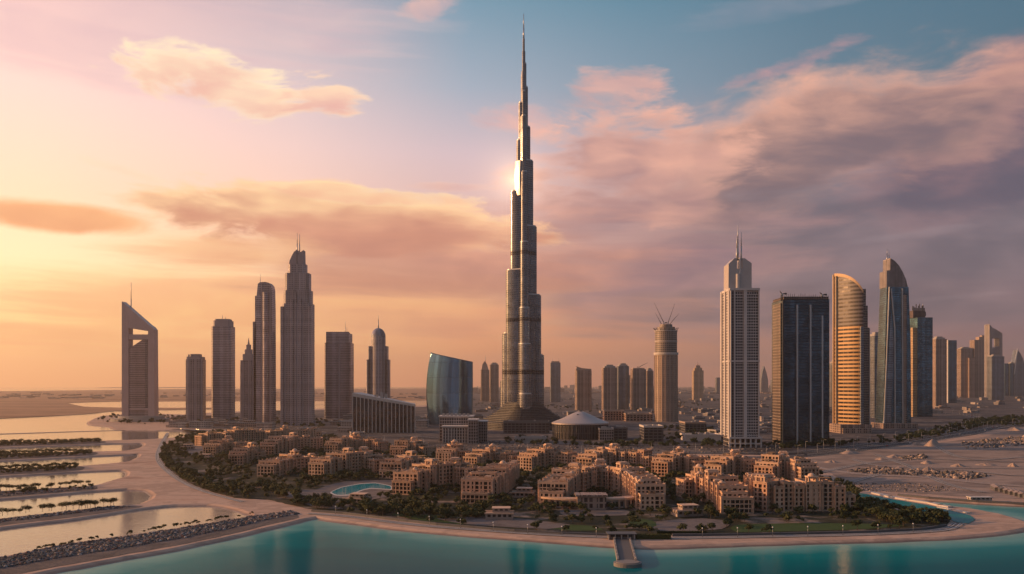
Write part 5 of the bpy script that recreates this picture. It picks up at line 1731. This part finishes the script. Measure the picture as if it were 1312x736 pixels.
def inside(x, y, poly):
    r_ = False
    n = len(poly)
    j = n - 1
    for i in range(n):
        if (poly[i].y > y) != (poly[j].y > y) and x < (poly[j].x - poly[i].x) * (y - poly[i].y) / (poly[j].y - poly[i].y) + poly[i].x:
            r_ = not r_
        j = i
    return r_


def to_px(x, y):
    return 656 + F * x / y, YH + F * (H - GZ) / y


gx = [q.x for q in gard_out]; gy = [q.y for q in gard_out]
clear = [px_poly(p_) for p_ in ([(640, 671), (700, 674), (760, 678), (772, 683), (740, 684), (660, 678)], [(935, 680), (950, 676), (1030, 674), (1110, 675), (1160, 677), (1110, 682), (1000, 685), (945, 686)],
                                [(400, 633), (440, 620), (500, 618), (512, 628), (505, 637), (470, 645), (430, 646)], [(842, 672), (900, 668), (935, 672), (925, 682), (850, 686)], [(232, 572), (262, 573), (270, 582), (240, 585)],
                                [(560, 668), (640, 666), (730, 676), (700, 682), (600, 676)], [(360, 637), (400, 630), (420, 648), (440, 656), (405, 654)])]
cand = []
tries = 0
while len(cand) < 2900 and tries < 90000:
    tries += 1
    x, y = random.uniform(min(gx), max(gx)), random.uniform(min(gy), max(gy))
    if not inside(x, y, gard_out) or any(inside(x, y, c_) for c_ in clear):
        continue
    if any((x - fx) ** 2 + (y - fy) ** 2 < (fr + 2.4) ** 2 for fx, fy, fr in footprints):
        continue
    px, py = to_px(x, y)
    # groves leave clearings
    g = math.sin(x * .045 + 1.3) * math.sin(y * .038 + .4) + .5 * math.sin(x * .11 + y * .07)
    if g < -.55 and random.random() < .7:
        continue
    cand.append((x, y))
# dark tree-covered point and belts
for poly, n in (([(1095, 640), (1110, 650), (1166, 661), (1205, 667), (1214, 671), (1195, 676), (1130, 672), (1085, 664)], 150), ([(205, 590), (214, 602), (236, 618), (262, 630), (300, 641), (300, 638), (262, 626), (236, 613), (216, 597), (212, 586)], 120),
                ([(352, 638), (380, 640), (425, 648), (428, 655), (405, 656), (370, 648)], 50), ([(440, 652), (520, 655), (600, 662), (640, 668), (560, 672), (480, 664)], 110)):
    pp = px_poly(poly)
    ax = [q.x for q in pp]; ay = [q.y for q in pp]
    k = 0
    while k < n:
        x, y = random.uniform(min(ax), max(ax)), random.uniform(min(ay), max(ay))
        if inside(x, y, pp) and not any((x - fx) ** 2 + (y - fy) ** 2 < (fr + 2) ** 2 for fx, fy, fr in footprints):
            cand.append((x, y))
            k += 1
cand.sort(key=lambda q: q[1])
LABT = ['round leafy tree in the dark gardens between the sandstone blocks', 'squat bushy tree in the dark gardens between the sandstone blocks', 'taller narrow tree in the dark gardens between the sandstone blocks',
        'low spreading shrub in the dark gardens between the sandstone blocks', 'wide flat-crowned tree in the dark gardens between the sandstone blocks']
IND = cand[:290]
for (x, y) in IND:
    k = random.choices(range(5), (3, 3, 1.2, 3, 2))[0]
    o = link(bpy.data.objects.new('garden_tree' if k != 3 else 'garden_shrub', TMESH[k]))
    s_ = random.uniform(.75, 1.2)
    o.location = (x, y, GZ + .2)
    o.rotation_euler = (0, 0, random.uniform(0, 6.28))
    o.scale = (s_, s_, s_ * random.uniform(.85, 1.1))
    tag(o, LABT[k], 'tree' if k != 3 else 'shrub', ['round garden trees', 'bushy garden trees', 'narrow garden trees', 'garden shrubs', 'flat-crowned garden trees'][k])


def merged_trees(name, spots, label, z=GZ + .2, kinds=(3, 3, 1, 3, 2), smin=.75, smax=1.25):
    """many trees as one mass"""
    V, Fc, MI = [], [], []
    off = 0
    base = []
    for b in TREES:
        base.append((np.array([tuple(v_) for v_ in b.v]), b.f, b.mi))
    for (x, y) in spots:
        v_, f_, mi = base[random.choices(range(5), kinds)[0]]
        a, s_ = random.uniform(0, 6.28), random.uniform(smin, smax)
        c_, n_ = math.cos(a) * s_, math.sin(a) * s_
        w = np.stack([v_[:, 0] * c_ - v_[:, 1] * n_ + x, v_[:, 0] * n_ + v_[:, 1] * c_ + y, v_[:, 2] * s_ + z], 1)
        V.append(w)
        Fc += [tuple(i + off for i in q) for q in f_]
        MI += mi
        off += len(v_)
    me_ = bpy.data.meshes.new(name)
    me_.from_pydata(np.concatenate(V).tolist(), [], Fc)
    me_.materials.append(LEAF); me_.materials.append(BARK)
    me_.polygons.foreach_set("material_index", MI)
    o = link(bpy.data.objects.new(name, me_))
    tag(o, label, 'trees', None, 'stuff')
    return o


merged_trees('tree_cover', cand[290:], 'dense mass of garden trees and shrubs further back between the blocks')
# belts along the roads and the city lots
spots = []
def belt(poly, n):
    pp = px_poly(poly)
    ax = [q.x for q in pp]; ay = [q.y for q in pp]
    k = 0
    while k < n:
        x, y = random.uniform(min(ax), max(ax)), random.uniform(min(ay), max(ay))
        if inside(x, y, pp):
            spots.append((x, y)); k += 1
belt([(1105, 571), (1160, 561), (1210, 549), (1245, 540), (1275, 538), (1300, 541), (1262, 549), (1200, 562), (1140, 572)], 260)
belt([(1250, 541), (1300, 536), (1340, 537), (1340, 546), (1290, 548)], 160)
belt([(300, 536), (420, 540), (440, 552), (330, 548), (240, 545)], 110)
belt([(118, 537), (150, 533), (200, 533), (240, 536), (238, 543), (200, 546), (140, 544)], 110)
belt([(650, 566), (760, 571), (880, 570), (1000, 572), (1000, 576), (800, 576), (650, 572)], 120)
belt([(850, 548), (930, 552), (930, 566), (850, 568)], 70)
belt([(600, 518), (720, 522), (800, 520), (920, 514), (920, 520), (760, 532), (620, 530)], 110)
belt([(1000, 575), (1100, 568), (1100, 572), (1000, 580)], 60)
spots.sort(key=lambda q: q[1])
scrub = []
for pl_, n_s in (([(-60, 572.5), (0, 569.5), (128, 567), (128, 569), (0, 573.6), (-60, 577)], 260), ([(-60, 587), (0, 584), (116, 581), (116, 584.8), (0, 590.5), (-60, 595)], 300), ([(-60, 607), (0, 604), (98, 600), (98, 604.6), (0, 610.5), (-60, 615)], 150), ([(-30, 634), (0, 632.5), (118, 626), (118, 628.5), (0, 638)], 30)):
    pp_ = px_poly(pl_)
    ax_ = [q.x for q in pp_]; ay_ = [q.y for q in pp_]
    k = 0
    while k < n_s:
        x, y = random.uniform(min(ax_), max(ax_)), random.uniform(min(ay_), max(ay_))
        if inside(x, y, pp_):
            scrub.append((x, y)); k += 1
merged_trees('finger_scrub', scrub, 'brown scrub covering the sand fingers under the umbrella trees', z=GZ, kinds=(1, 1, 0, 4, 2), smin=.45, smax=.9)
merged_trees('tree_belt', spots, 'dark belts of trees along the roads and between the towers', smin=1.0, smax=1.7)

# rows of umbrella trees on the five sand fingers
def umbrella(seed, h, r):
    rnd = random.Random(seed)
    tr, cr = MB(), MB()
    th = h * .42
    tr.tube((0, 0, -.1), (.15, 0, th), .16, .1, 7)
    pts_ = []
    for k in range(6):
        a = 6.283 * k / 6 + rnd.uniform(-.3, .3)
        cp = Vector((math.cos(a) * r * .6, math.sin(a) * r * .6, h * .74 + rnd.uniform(-.25, .3)))
        pts_.append((cp, r * .46))
        tr.tube((.15, 0, th * .92), cp, .08, .03, 5)
    pts_.append((Vector((0, 0, h * .84)), r * .55))
    for k in range(330):
        cp, cr_ = rnd.choice(pts_)
        q = Vector((rnd.gauss(0, .45), rnd.gauss(0, .45), rnd.gauss(0, .36)))
        pt = cp + q * cr_ * 1.3
        nrm = (q + Vector((0, 0, .4))).normalized()
        t1 = nrm.orthogonal().normalized(); t2 = nrm.cross(t1)
        a, c_ = .36 * rnd.uniform(.6, 1.2), .26 * rnd.uniform(.6, 1.2)
        cr.face([pt - t1 * a, pt - t2 * c_, pt + t1 * a, pt + t2 * c_])
    o = empty('umbrella_tree', (0, 0, 0))
    tr.build('trunk', BARK, o); cr.build('crown', LEAF, o)
    return o


UMB = [umbrella(k, h, r) for k, (h, r) in enumerate(((4.6, 2.5), (4.2, 2.2), (5.0, 2.7)))]
ufirst = set()


def place_umb(x, y, label, group, sc=1.0):
    k = random.randrange(3)
    if k not in ufirst:
        ufirst.add(k); o = UMB[k]
    else:
        o = UMB[k].copy(); COL.objects.link(o)
        for ch in UMB[k].children:
            c2 = ch.copy(); COL.objects.link(c2); c2.parent = o
    s_ = sc * random.uniform(.8, 1.15)
    o.location = (x, y, GZ + .02)
    o.rotation_euler = (0, 0, random.uniform(0, 6.28))
    o.scale = (s_, s_, s_)
    tag(o, label, 'tree', group)


ROWS = [([(-6, 665), (24, 661.5)], 5, 'nearest', .95), ([(31, 660.5), (42, 658.5)], 2, 'nearest', .95), ([(54, 658.5), (100, 655), (124, 652.6)], 13, 'nearest', 1.0), ([(134, 651.5), (147, 649.8)], 3, 'nearest', 1.0),
        ([(-4, 631.8), (34, 629.2)], 8, 'second', .9), ([(40, 628.8), (49, 628)], 3, 'second', .9), ([(60, 628.5), (68, 627.8)], 3, 'second', .9), ([(77, 626.4), (112, 624)], 7, 'second', .9),
        ([(-4, 604.2), (100, 600)], 24, 'third', .95), ([(-4, 607.5), (98, 603)], 18, 'third', .8), ([(-4, 584.5), (118, 581.5)], 28, 'fourth', 1.05), ([(-4, 588), (116, 584)], 20, 'fourth', .9), ([(-4, 570), (128, 567.5)], 32, 'fifth', 1.15), ([(-4, 572), (128, 569)], 24, 'fifth', 1.1)]
for pts, n, which, sc in ROWS:
    P = [at(*q) for q in pts]
    for k in range(n):
        t = (k + random.uniform(-.25, .25)) / max(n - 1, 1) * (len(P) - 1)
        t = min(max(t, 0), len(P) - 1 - 1e-6)
        i = int(t)
        q = P[i].lerp(P[i + 1], t - i)
        place_umb(q.x + random.uniform(-1, 1), q.y + random.uniform(-1.2, 1.2), 'umbrella-shaped tree on the %s sand finger beyond the rubble causeway' % which, 'umbrella trees on the %s sand finger' % which, sc)


# ------------------------------------------------------------------ rubble on the causeway and fingers
def rubble(name, poly, n, rmin, rmax, label, palette, z=GZ):
    pp = px_poly(poly)
    ax = [q.x for q in pp]; ay = [q.y for q in pp]
    V, Fc, Cc = [], [], []
    k = 0
    rnd = random.Random(hash(name) % 1 + len(poly) * 7 + n)
    while k < n:
        x, y = rnd.uniform(min(ax), max(ax)), rnd.uniform(min(ay), max(ay))
        if not inside(x, y, pp):
            continue
        k += 1
        r_ = rmin + (rmax - rmin) * rnd.random() ** 2.2
        off = len(V)
        a0 = rnd.uniform(0, 6.28)
        sx, sy, sz = r_ * rnd.uniform(.8, 1.5), r_ * rnd.uniform(.7, 1.2), r_ * rnd.uniform(.7, 1.3)
        for lev, (rr_, zz) in enumerate(((1.0, -.2), (.95, .45), (.55, .95))):
            for j in range(5):
                a = a0 + 6.283 * j / 5 + rnd.uniform(-.3, .3)
                q = rr_ * rnd.uniform(.8, 1.15)
                V.append((x + math.cos(a) * sx * q, y + math.sin(a) * sy * q, z + zz * sz * rnd.uniform(.85, 1.15)))
        for l_ in range(2):
            for j in range(5):
                Fc.append((off + l_ * 5 + j, off + l_ * 5 + (j + 1) % 5, off + l_ * 5 + 5 + (j + 1) % 5, off + l_ * 5 + 5 + j))
        Fc.append(tuple(off + 10 + j for j in range(5)))
        c_ = rnd.choice(palette)
        kk = rnd.uniform(.7, 1.25)
        Cc += [(c_[0] * kk, c_[1] * kk, c_[2] * kk, 1)] * 11
    me_ = bpy.data.meshes.new(name)
    me_.from_pydata(V, [], Fc)
    ca = me_.attributes.new("shade", 'FLOAT_COLOR', 'FACE')
    ca.data.foreach_set("color", np.array(Cc, np.float32).ravel())
    me_.materials.append(RUBBLE)
    o = link(bpy.data.objects.new(name, me_))
    tag(o, label, 'rubble', None, 'stuff')
    return o


PAL = [(r_ * .62, g_ * .62, b_ * .64) for r_, g_, b_ in [(.12, .11, .11), (.2, .17, .16), (.09, .10, .11), (.30, .26, .25), (.14, .17, .19), (.42, .38, .37), (.24, .17, .14), (.10, .13, .15), (.62, .53, .48), (.30, .15, .12), (.10, .18, .22)]]
sheet("causeway_bed", px_poly([(384, 666), (352, 674), (299, 687), (239, 700), (180, 710.8), (55, 733.5), (0, 745), (-120, 770), (-120, 742), (0, 719.5), (80, 702.5), (180, 688.5), (263, 675.5), (326, 664.5), (372, 658)]), GZ + .12, ground("dark_gravel", [(.3, (.07, .062, .06)), (.5, (.13, .112, .106)), (.7, (.20, .165, .15))], .08, fine=.6, bump=1), step=6)
rubble('causeway_rubble', [(384, 661.5), (352, 667), (299, 680), (239, 692.5), (180, 702.5), (55, 723), (0, 733), (-60, 745), (-60, 732), (0, 719.5), (80, 702.5), (180, 688.5), (263, 675.5), (326, 664.5), (372, 658)], 10000, .2, .95, 'multicoloured rubble and boulders heaped along the near causeway', PAL)
for pl_ in ([(-200, 708), (0, 677), (100, 665), (178, 653.3), (184, 651.5), (140, 651.6), (76, 659.6), (0, 668.2), (-200, 692)], [(-200, 657), (0, 640.3), (60, 635.3), (121, 630), (121, 625), (60, 628.6), (0, 632.2), (-200, 642)], [(-200, 620), (0, 611), (102, 605), (102, 599.5), (0, 603.4), (-200, 610)], [(-200, 600), (0, 591), (118, 585), (118, 580.5), (0, 583.4), (-200, 590)], [(-200, 581), (0, 574), (128, 569.5), (128, 566.4), (0, 568.9), (-200, 574)]):
    sheet("finger_bed", px_poly(pl_), GZ + .08, bpy.data.materials["dark_gravel"], step=6, rough=.8)
rubble('finger_rubble', [(-20, 676), (0, 673), (100, 660.5), (170, 652.3), (140, 652), (76, 660), (0, 668.5), (-20, 671)], 900, .25, 1.0, 'small rubble strewn along the nearest sand finger', PAL)
rubble('shore_rubble', [(-20, 641), (0, 639), (60, 634.5), (120, 629), (118, 625.5), (60, 629.5), (0, 633)], 600, .25, .9, 'small rubble strewn along the second sand finger', PAL)
low_bush = []
for k in range(46):
    t = random.random()
    q = at(40 + 285 * t, 709.5 - 47 * t + random.uniform(-1.0, .6))
    low_bush.append((q.x, q.y))
for (x, y) in low_bush:
    o = link(bpy.data.objects.new('causeway_shrub', TMESH[3]))
    s_ = random.uniform(.35, .8)
    o.location = (x, y, GZ + .1); o.scale = (s_, s_, s_ * .9); o.rotation_euler = (0, 0, random.uniform(0, 6.28))
    tag(o, 'low shrub along the lagoon edge of the rubble causeway', 'shrub', 'shrubs on the causeway')

# ------------------------------------------------------------------ waste ground, quays, pier, promenade
def heap(px, py, w, h, label, seed, mat=CLAY):
    rnd = random.Random(seed)
    b = MB()
    s_ = dist(py) / F
    R0 = w * s_ / 2
    hz = h * s_
    n, m_ = 26, 7
    rings = []
    ph = [rnd.uniform(0, 6.28) for _ in range(4)]
    for l_ in range(m_ + 1):
        t = l_ / m_
        ring = []
        for j in range(n):
            a = 6.283 * j / n
            rr_ = (1 - t) ** .85 * (1 + .22 * math.sin(2 * a + ph[0]) + .14 * math.sin(5 * a + ph[1] + 3 * t) + .08 * math.sin(9 * a + ph[2]))
            ring.append((math.cos(a) * R0 * rr_, math.sin(a) * R0 * .8 * rr_, hz * (t + .12 * math.sin(3 * a + ph[3]) * t * (1 - t) * 4) - (.2 if l_ == 0 else 0)))
        rings.append(ring)
    b.loft(rings, smooth=True)
    o = b.build('sand_heap', mat)
    o.location = at(px, py, GZ + .1)
    tag(o, label, 'sand heap')
    return o


HEAPS = [(1195, 573, 26, 9, 'tallest sunlit spoil heap on the waste ground below the road bend'), (1174, 572, 14, 4, 'small spoil heap left of the tallest one'), (1088, 583, 26, 4, 'long pale spoil heap beside the road below the golden tower'), (1190, 606.5, 17, 7, 'square-shouldered spoil heap in the middle of the waste ground'),
         (1146, 588, 18, 4, 'low spoil heap between the road and the middle of the waste ground'), (1128, 591, 14, 3, 'flat little spoil heap near the left of the waste ground'), (1188, 596, 20, 4, 'spoil heap behind the square-shouldered one'), (1228, 600, 16, 4, 'spoil heap right of the square-shouldered one'),
         (1066, 594.5, 16, 3, 'flat spoil heap close to the sandstone blocks'), (1238, 611, 18, 5, 'dark-flanked spoil heap before the storage rows'), (1300, 553, 22, 5, 'spoil heap by the road at the far right'), (1262, 598, 22, 3, 'wide low spoil heap near the right edge'), (1298, 600, 12, 5, 'pointed spoil heap at the right edge of the waste ground'), (1150, 604, 20, 3, 'long low heap at the near edge of the left waste ground')]
for k, (px, py, w, h, lab) in enumerate(HEAPS):
    heap(px, py, w, h, lab, k)
WP = [(.12, .10, .09), (.3, .23, .19), (.18, .15, .13), (.4, .3, .24), (.07, .065, .065)]
rubble('waste_debris', [(1085, 606), (1120, 601), (1180, 606), (1240, 608), (1270, 612), (1240, 617), (1180, 612), (1110, 609)], 900, .4, 2.2, 'line of dumped debris across the waste ground', WP, GZ + .1)
rubble('yard_debris', [(1150, 588), (1185, 585), (1190, 590), (1160, 592)], 260, .4, 2.0, 'scatter of debris beside the spoil heaps', WP, GZ + .1)
rubble('road_debris', [(1230, 568), (1320, 560), (1320, 572), (1240, 578)], 420, .5, 2.4, 'scatter of debris below the road bend', WP, GZ + .1)
rubble('bank_debris', [(1090, 622), (1180, 622), (1240, 632), (1180, 634), (1100, 632)], 520, .25, .8, 'fine dark debris on the bank above the canal', WP, GZ + .1)
rubble('lot_debris', [(560, 562), (700, 572), (900, 575), (1000, 576), (1000, 584), (800, 580), (560, 576)], 700, .4, 1.6, 'dark scatter along the road lots', WP + [(.05, .05, .055)] * 3, GZ + .15)

# storage rows at the right edge
for k in range(7):
    q = at(1276 + 6.3 * k, 630 + 1.7 * k, GZ + .1)
    o = empty('storage_shed', q, R(-20)); tag(o, 'long dark storage shed in the row by the right-hand channel', 'shed', 'storage sheds by the channel')
    b = MB(); b.box(-2.2, 2.2, -9, 9, 0, 2.4); b.build('wall', DARKCON, o)
    b = MB(); b.extrude([(-2.6, 2.4), (2.6, 2.4), (0, 3.5)], -9.4, 9.4); b.build('roof', plain('shed_roof_%d' % k, random.choice(((.12, .11, .11), (.28, .22, .2), (.08, .08, .085))), .8), o)


def wall_along(name, label, cat, pts, w, z0, z1, mat, kind=None, posts=0):
    P = [at(*q) for q in pts]
    b = MB()
    for a, c_ in zip(P, P[1:]):
        d = (c_ - a); Lw = d.length; d.normalize()
        n = Vector((d.y, -d.x, 0)); m_ = (a + c_) / 2
        b.obox((m_.x, m_.y), (d.x, d.y), (n.x, n.y), Lw / 2 + w * .3, w / 2, z0, z1)
    o = b.build(name, mat)
    tag(o, label, cat, None, kind)
    return o


wall_along('canal_jetty', 'narrow concrete jetty curving between the two channels at the right', 'jetty', [(1118, 634.5), (1140, 639.8), (1165, 644), (1192, 648), (1204, 651), (1216, 653.2)], 4.0, -1.2, 2.3, PALECON)
wall_along('canal_jetty', 'lower stub jetty joined to the sand hook inside the canal', 'jetty', [(1204, 653.5), (1222, 657), (1240, 660.5)], 3.0, -1.2, 2.0, PALECON)
wall_along('quay_wall', 'dark quay wall along the bank of the upper channel', 'quay', [(1152, 637.7), (1190, 641.5), (1252, 646), (1312, 649.2), (1420, 652)], 2.2, -1.2, 2.6, DARKCON)
q = at(1255, 645, GZ)
o = empty('pump_house', q); tag(o, 'small pale pump house on the quay of the upper channel', 'building')
b = MB(); b.box(-7, 7, -2.5, 2.5, 0, 2.6, 0, 1); b.build('wall', [LOWM[2], PALECON], o); b = MB(); b.box(-7.5, 7.5, -3, 3, 2.6, 3.1, base=True); b.build('roof', PALECON, o)
# canal inside the point
can_o, _ = sheet("water", px_poly([(1097, 634.5), (1118, 637), (1140, 642), (1170, 647), (1200, 652.5), (1222, 658.5), (1242, 663.5), (1249, 669), (1240, 674.5), (1226, 673), (1208, 665.5), (1167, 658.5), (1112, 646), (1098, 638)]), GZ + .25, WATER, step=5, rough=.5)
can_o.data.attributes.new("depth", 'FLOAT', 'POINT').data.foreach_set("value", [26.0] * len(can_o.data.vertices))

wall_along('promenade_wall', 'long dark promenade wall between gardens and sea beach, left of the pier', 'wall', [(400, 658.5), (440, 661.5), (500, 669), (560, 676), (603, 679.8), (660, 685), (720, 688.2), (784, 690.4)], 1.0, GZ, GZ + 1.3, DARKCON)
wall_along('promenade_wall', 'dark promenade wall along the lawn beach, right of the pier', 'wall', [(862, 690.6), (936, 690), (1000, 689), (1110, 686.6), (1180, 683), (1212, 678)], 1.0, GZ, GZ + 1.3, DARKCON)

# pier
PIER = plain('pier_stone', (.22, .195, .18), .85)
pr = at(798, 700, 0)
o = empty('pier', pr)
tag(o, 'short broad sea pier with rounded head and pale side walls', 'pier')
e = at(803.5, 724, 0) - pr
d = e.normalized(); n_ = Vector((d.y, -d.x, 0)); Lp = e.length
st = -d * 14
mid_ = st.lerp(e, .5)
b = MB(); b.obox((mid_.x, mid_.y), (d.x, d.y), (n_.x, n_.y), (Lp + 14) / 2, 3.5, 1.2, 1.75); b.build('deck', plain('pier_deck', (.10, .092, .09), .8), o)
for s_ in (-1, 1):
    w_ = mid_ + n_ * s_ * 3.95
    b = MB(); b.obox((w_.x, w_.y), (d.x, d.y), (n_.x, n_.y), (Lp + 14) / 2 - .5, .42, -1, 2.4); b.build('side_wall', PIER, o)
b = MB(); b.prism([(x + e.x, y + e.y) for x, y in circle(0, -2, 6.2, 28, ry=5.2)], -1, 1.6); b.prism([(x + e.x, y + e.y) for x, y in circle(0, -2, 5.2, 28, ry=4.2)], 1.6, 1.9); b.build('pier_head', PIER, o)
for k in range(7):
    t = k / 6
    for s_ in (-1, 1):
        q = st.lerp(e, .12 + .85 * t) + n_ * s_ * 3.95
        b = MB(); b.tube((q.x, q.y, 2.4), (q.x, q.y, 3.2), .12, .12, 6); b.build('bollard', STEEL, o)
# beach pavilion and hedges by the pier
q = at(800, 693, GZ)
o = empty('beach_pavilion', at(797, 694, GZ + .1)); tag(o, 'low dark beach pavilion at the landward end of the pier', 'pavilion')
b = MB(); b.box(-7.2, 6.5, -2.5, 3.5, 0, 2.6, 0, 1); b.build('wall', [F_MALL, DARKCON], o)
b = MB(); b.box(-7.8, 7.1, -3.3, 4.1, 2.6, 3.0, base=True); b.build('roof', DARKCON, o)
for k in range(5):
    b = MB(); b.box(-7 + 3.2 * k - .15, -7 + 3.2 * k + .15, -3.2, -2.9, 0, 2.6); b.build('pillar', PALECON, o)


def hedge(label, x0, x1, py, w, h):
    a, c_ = at(x0, py, GZ + .1), at(x1, py, GZ + .1)
    rnd = random.Random(int(x0))
    b = MB()
    L_ = (c_ - a).length
    b.box(0, L_, -w / 2 + .25, w / 2 - .25, 0, h - .25)
    for k in range(int(L_ * 42)):
        x, y, z = rnd.uniform(0, L_), rnd.uniform(-w / 2, w / 2), rnd.uniform(.1, h)
        if rnd.random() < .6: z = h - rnd.random() * .3
        else: y = -w / 2 + rnd.random() * .3
        n1 = Vector((rnd.gauss(0, 1), rnd.gauss(0, 1) - .5, rnd.gauss(0, 1) + .8)).normalized()
        t1 = n1.orthogonal().normalized(); t2 = n1.cross(t1)
        p_ = Vector((x, y, z))
        b.face([p_ - t1 * .25, p_ - t2 * .18, p_ + t1 * .25, p_ + t2 * .18])
    o = b.build('hedge', LEAF)
    o.location = a
    tag(o, label, 'hedge')


hedge('clipped dark hedge right of the beach pavilion by the pier', 815, 859, 694, 3.4, 2.4)
hedge('low clipped hedge bordering the lawn near the paved court', 842, 905, 687.5, 2.2, 1.4)

# lamp posts and people on the promenade
lamps = [(430, 662), (470, 667), (510, 671.5), (550, 676), (590, 680), (632, 684), (676, 687.5), (720, 690), (764, 691.8), (900, 692.2), (945, 691.8), (990, 691), (1035, 690), (1080, 689), (1125, 687.8), (1170, 686)]
root = None
for k, (px, py) in enumerate(lamps):
    q = at(px, py, GZ + .25)
    if root is None:
        root = empty('lamp_post', q)
        b = MB(); b.tube((0, 0, 0), (0, 0, 4.2), .09, .06, 8); b.build('pole', STEEL, root)
        b = MB(); b.tube((0, 0, 0), (0, 0, .35), .2, .16, 8); b.build('base', DARKSTEEL, root)
        b = MB()
        b.loft([[(x, y, 4.2 + .34 + .34 * math.sin(a)) for x, y in circle(0, 0, .34 * math.cos(a) + .01, 12)] for a in (-1.4, -.9, -.4, 0, .4, .9, 1.4)], smooth=True)
        b.build('lamp_globe', LAMPW, root)
        o = root
    else:
        o = root.copy(); COL.objects.link(o)
        for ch in root.children:
            c2 = ch.copy(); COL.objects.link(c2); c2.parent = o
        o.location = q
    tag(o, 'globe lamp post on the promenade above the sea beach', 'lamp post', 'promenade lamp posts')

# ------------------------------------------------------------------ traffic and lamps along the roads
def car_mesh(col, k):
    b = MB()
    b.loft([[(-2.2, -.85, .3), (2.2, -.85, .3), (2.2, .85, .3), (-2.2, .85, .3)], [(-2.25, -.9, .7), (2.25, -.9, .62), (2.25, .9, .62), (-2.25, .9, .7)], [(-2.15, -.85, .95), (2.1, -.85, .85), (2.1, .85, .85), (-2.15, .85, .95)]], base=True)
    b.loft([[(-1.8, -.8, .93), (1.0, -.8, .93), (1.0, .8, .93), (-1.8, .8, .93)], [(-1.4, -.68, 1.45), (.35, -.68, 1.45), (.35, .68, 1.45), (-1.4, .68, 1.45)]], mi=1, capmi=0)
    for x in (-1.35, 1.35):
        for y in (-.88, .72):
            b.tube((x, y, .33), (x, y + .16, .33), .33, .33, 10, 2)
    o = b.build('car_shape', [plain('car_paint_%d' % k, col, .3, .2, .05), GLASS, DARKSTEEL])
    m2 = o.data; bpy.data.objects.remove(o)
    return m2


CARS = [car_mesh(c_, k) for k, c_ in enumerate(((.75, .74, .72), (.05, .05, .055), (.35, .35, .36), (.30, .05, .04)))]
CLAB = ['white car', 'black car', 'grey car', 'dark red car']
random.seed(5)
lroot = None
for ri, (rd, width, nm) in enumerate(ROADS):
    _, LL, NN = rd
    for k in range(34 if ri == 0 else 24):
        i = random.randrange(2, len(LL) - 2)
        tv = (LL[i + 1] - LL[i - 1]).normalized()
        off = random.choice((-.36, -.14, .14, .36)) * width
        q = LL[i] + NN[i] * off
        c_ = random.choices(range(4), (4, 2, 3, 1))[0]
        o = link(bpy.data.objects.new('car', CARS[c_]))
        o.location = (q.x, q.y, GZ + .45)
        o.rotation_euler = (0, 0, math.atan2(tv.y, tv.x) + (math.pi if off > 0 else 0))
        tag(o, '%s driving along the %s' % (CLAB[c_], nm), 'car', '%ss on the %s' % (CLAB[c_], nm))
    dist_acc = 0.0
    for i in range(1, len(LL)):
        dist_acc += (LL[i] - LL[i - 1]).length
        if dist_acc > 42:
            dist_acc = 0.0
            q = LL[i] + NN[i] * (width / 2 + 2)
            if lroot is None:
                lroot = empty('street_lamp', (q.x, q.y, GZ + .3))
                b = MB(); b.tube((0, 0, 0), (0, 0, 10.5), .16, .09, 6); b.build('pole', PALEMETAL, lroot)
                b = MB(); b.tube((0, 0, 10.4), (0, -2.6, 11.0), .08, .06, 5); b.box(-.2, .2, -3.3, -2.4, 10.9, 11.08, base=True); b.build('lamp_head', PALEMETAL, lroot)
                o = lroot
            else:
                o = lroot.copy(); COL.objects.link(o)
                for ch in lroot.children:
                    c2 = ch.copy(); COL.objects.link(c2); c2.parent = o
                o.location = (q.x, q.y, GZ + .3)
            tv = LL[i] - LL[i - 1]
            o.rotation_euler = (0, 0, math.atan2(tv.y, tv.x))
            tag(o, 'tall street lamp on the kerb of the %s' % nm, 'street lamp', 'street lamps on the %s' % nm)

# ------------------------------------------------------------------ haze over the whole bay
HZ, ht, hb = None, None, None
hm = bpy.data.materials.new("haze")
hm.use_nodes = True
hn = NT(hm.node_tree)
pvn = hn.new('ShaderNodeVolumePrincipled')
pvn.inputs['Color'].default_value = (1.0, .85, .74, 1)
pvn.inputs['Density'].default_value = 0.00005
pvn.inputs['Anisotropy'].default_value = .55
ho = hn.new('ShaderNodeOutputMaterial')
hn.t.links.new(pvn.outputs[0], ho.inputs['Volume'])
b = MB()
b.box(-23000, 23000, -3600, 22600, -4.0, 790, base=True)
o = b.build('haze', hm, weld=True)
tag(o, 'thin warm evening haze over the bay and the towers', 'haze', None, 'stuff')
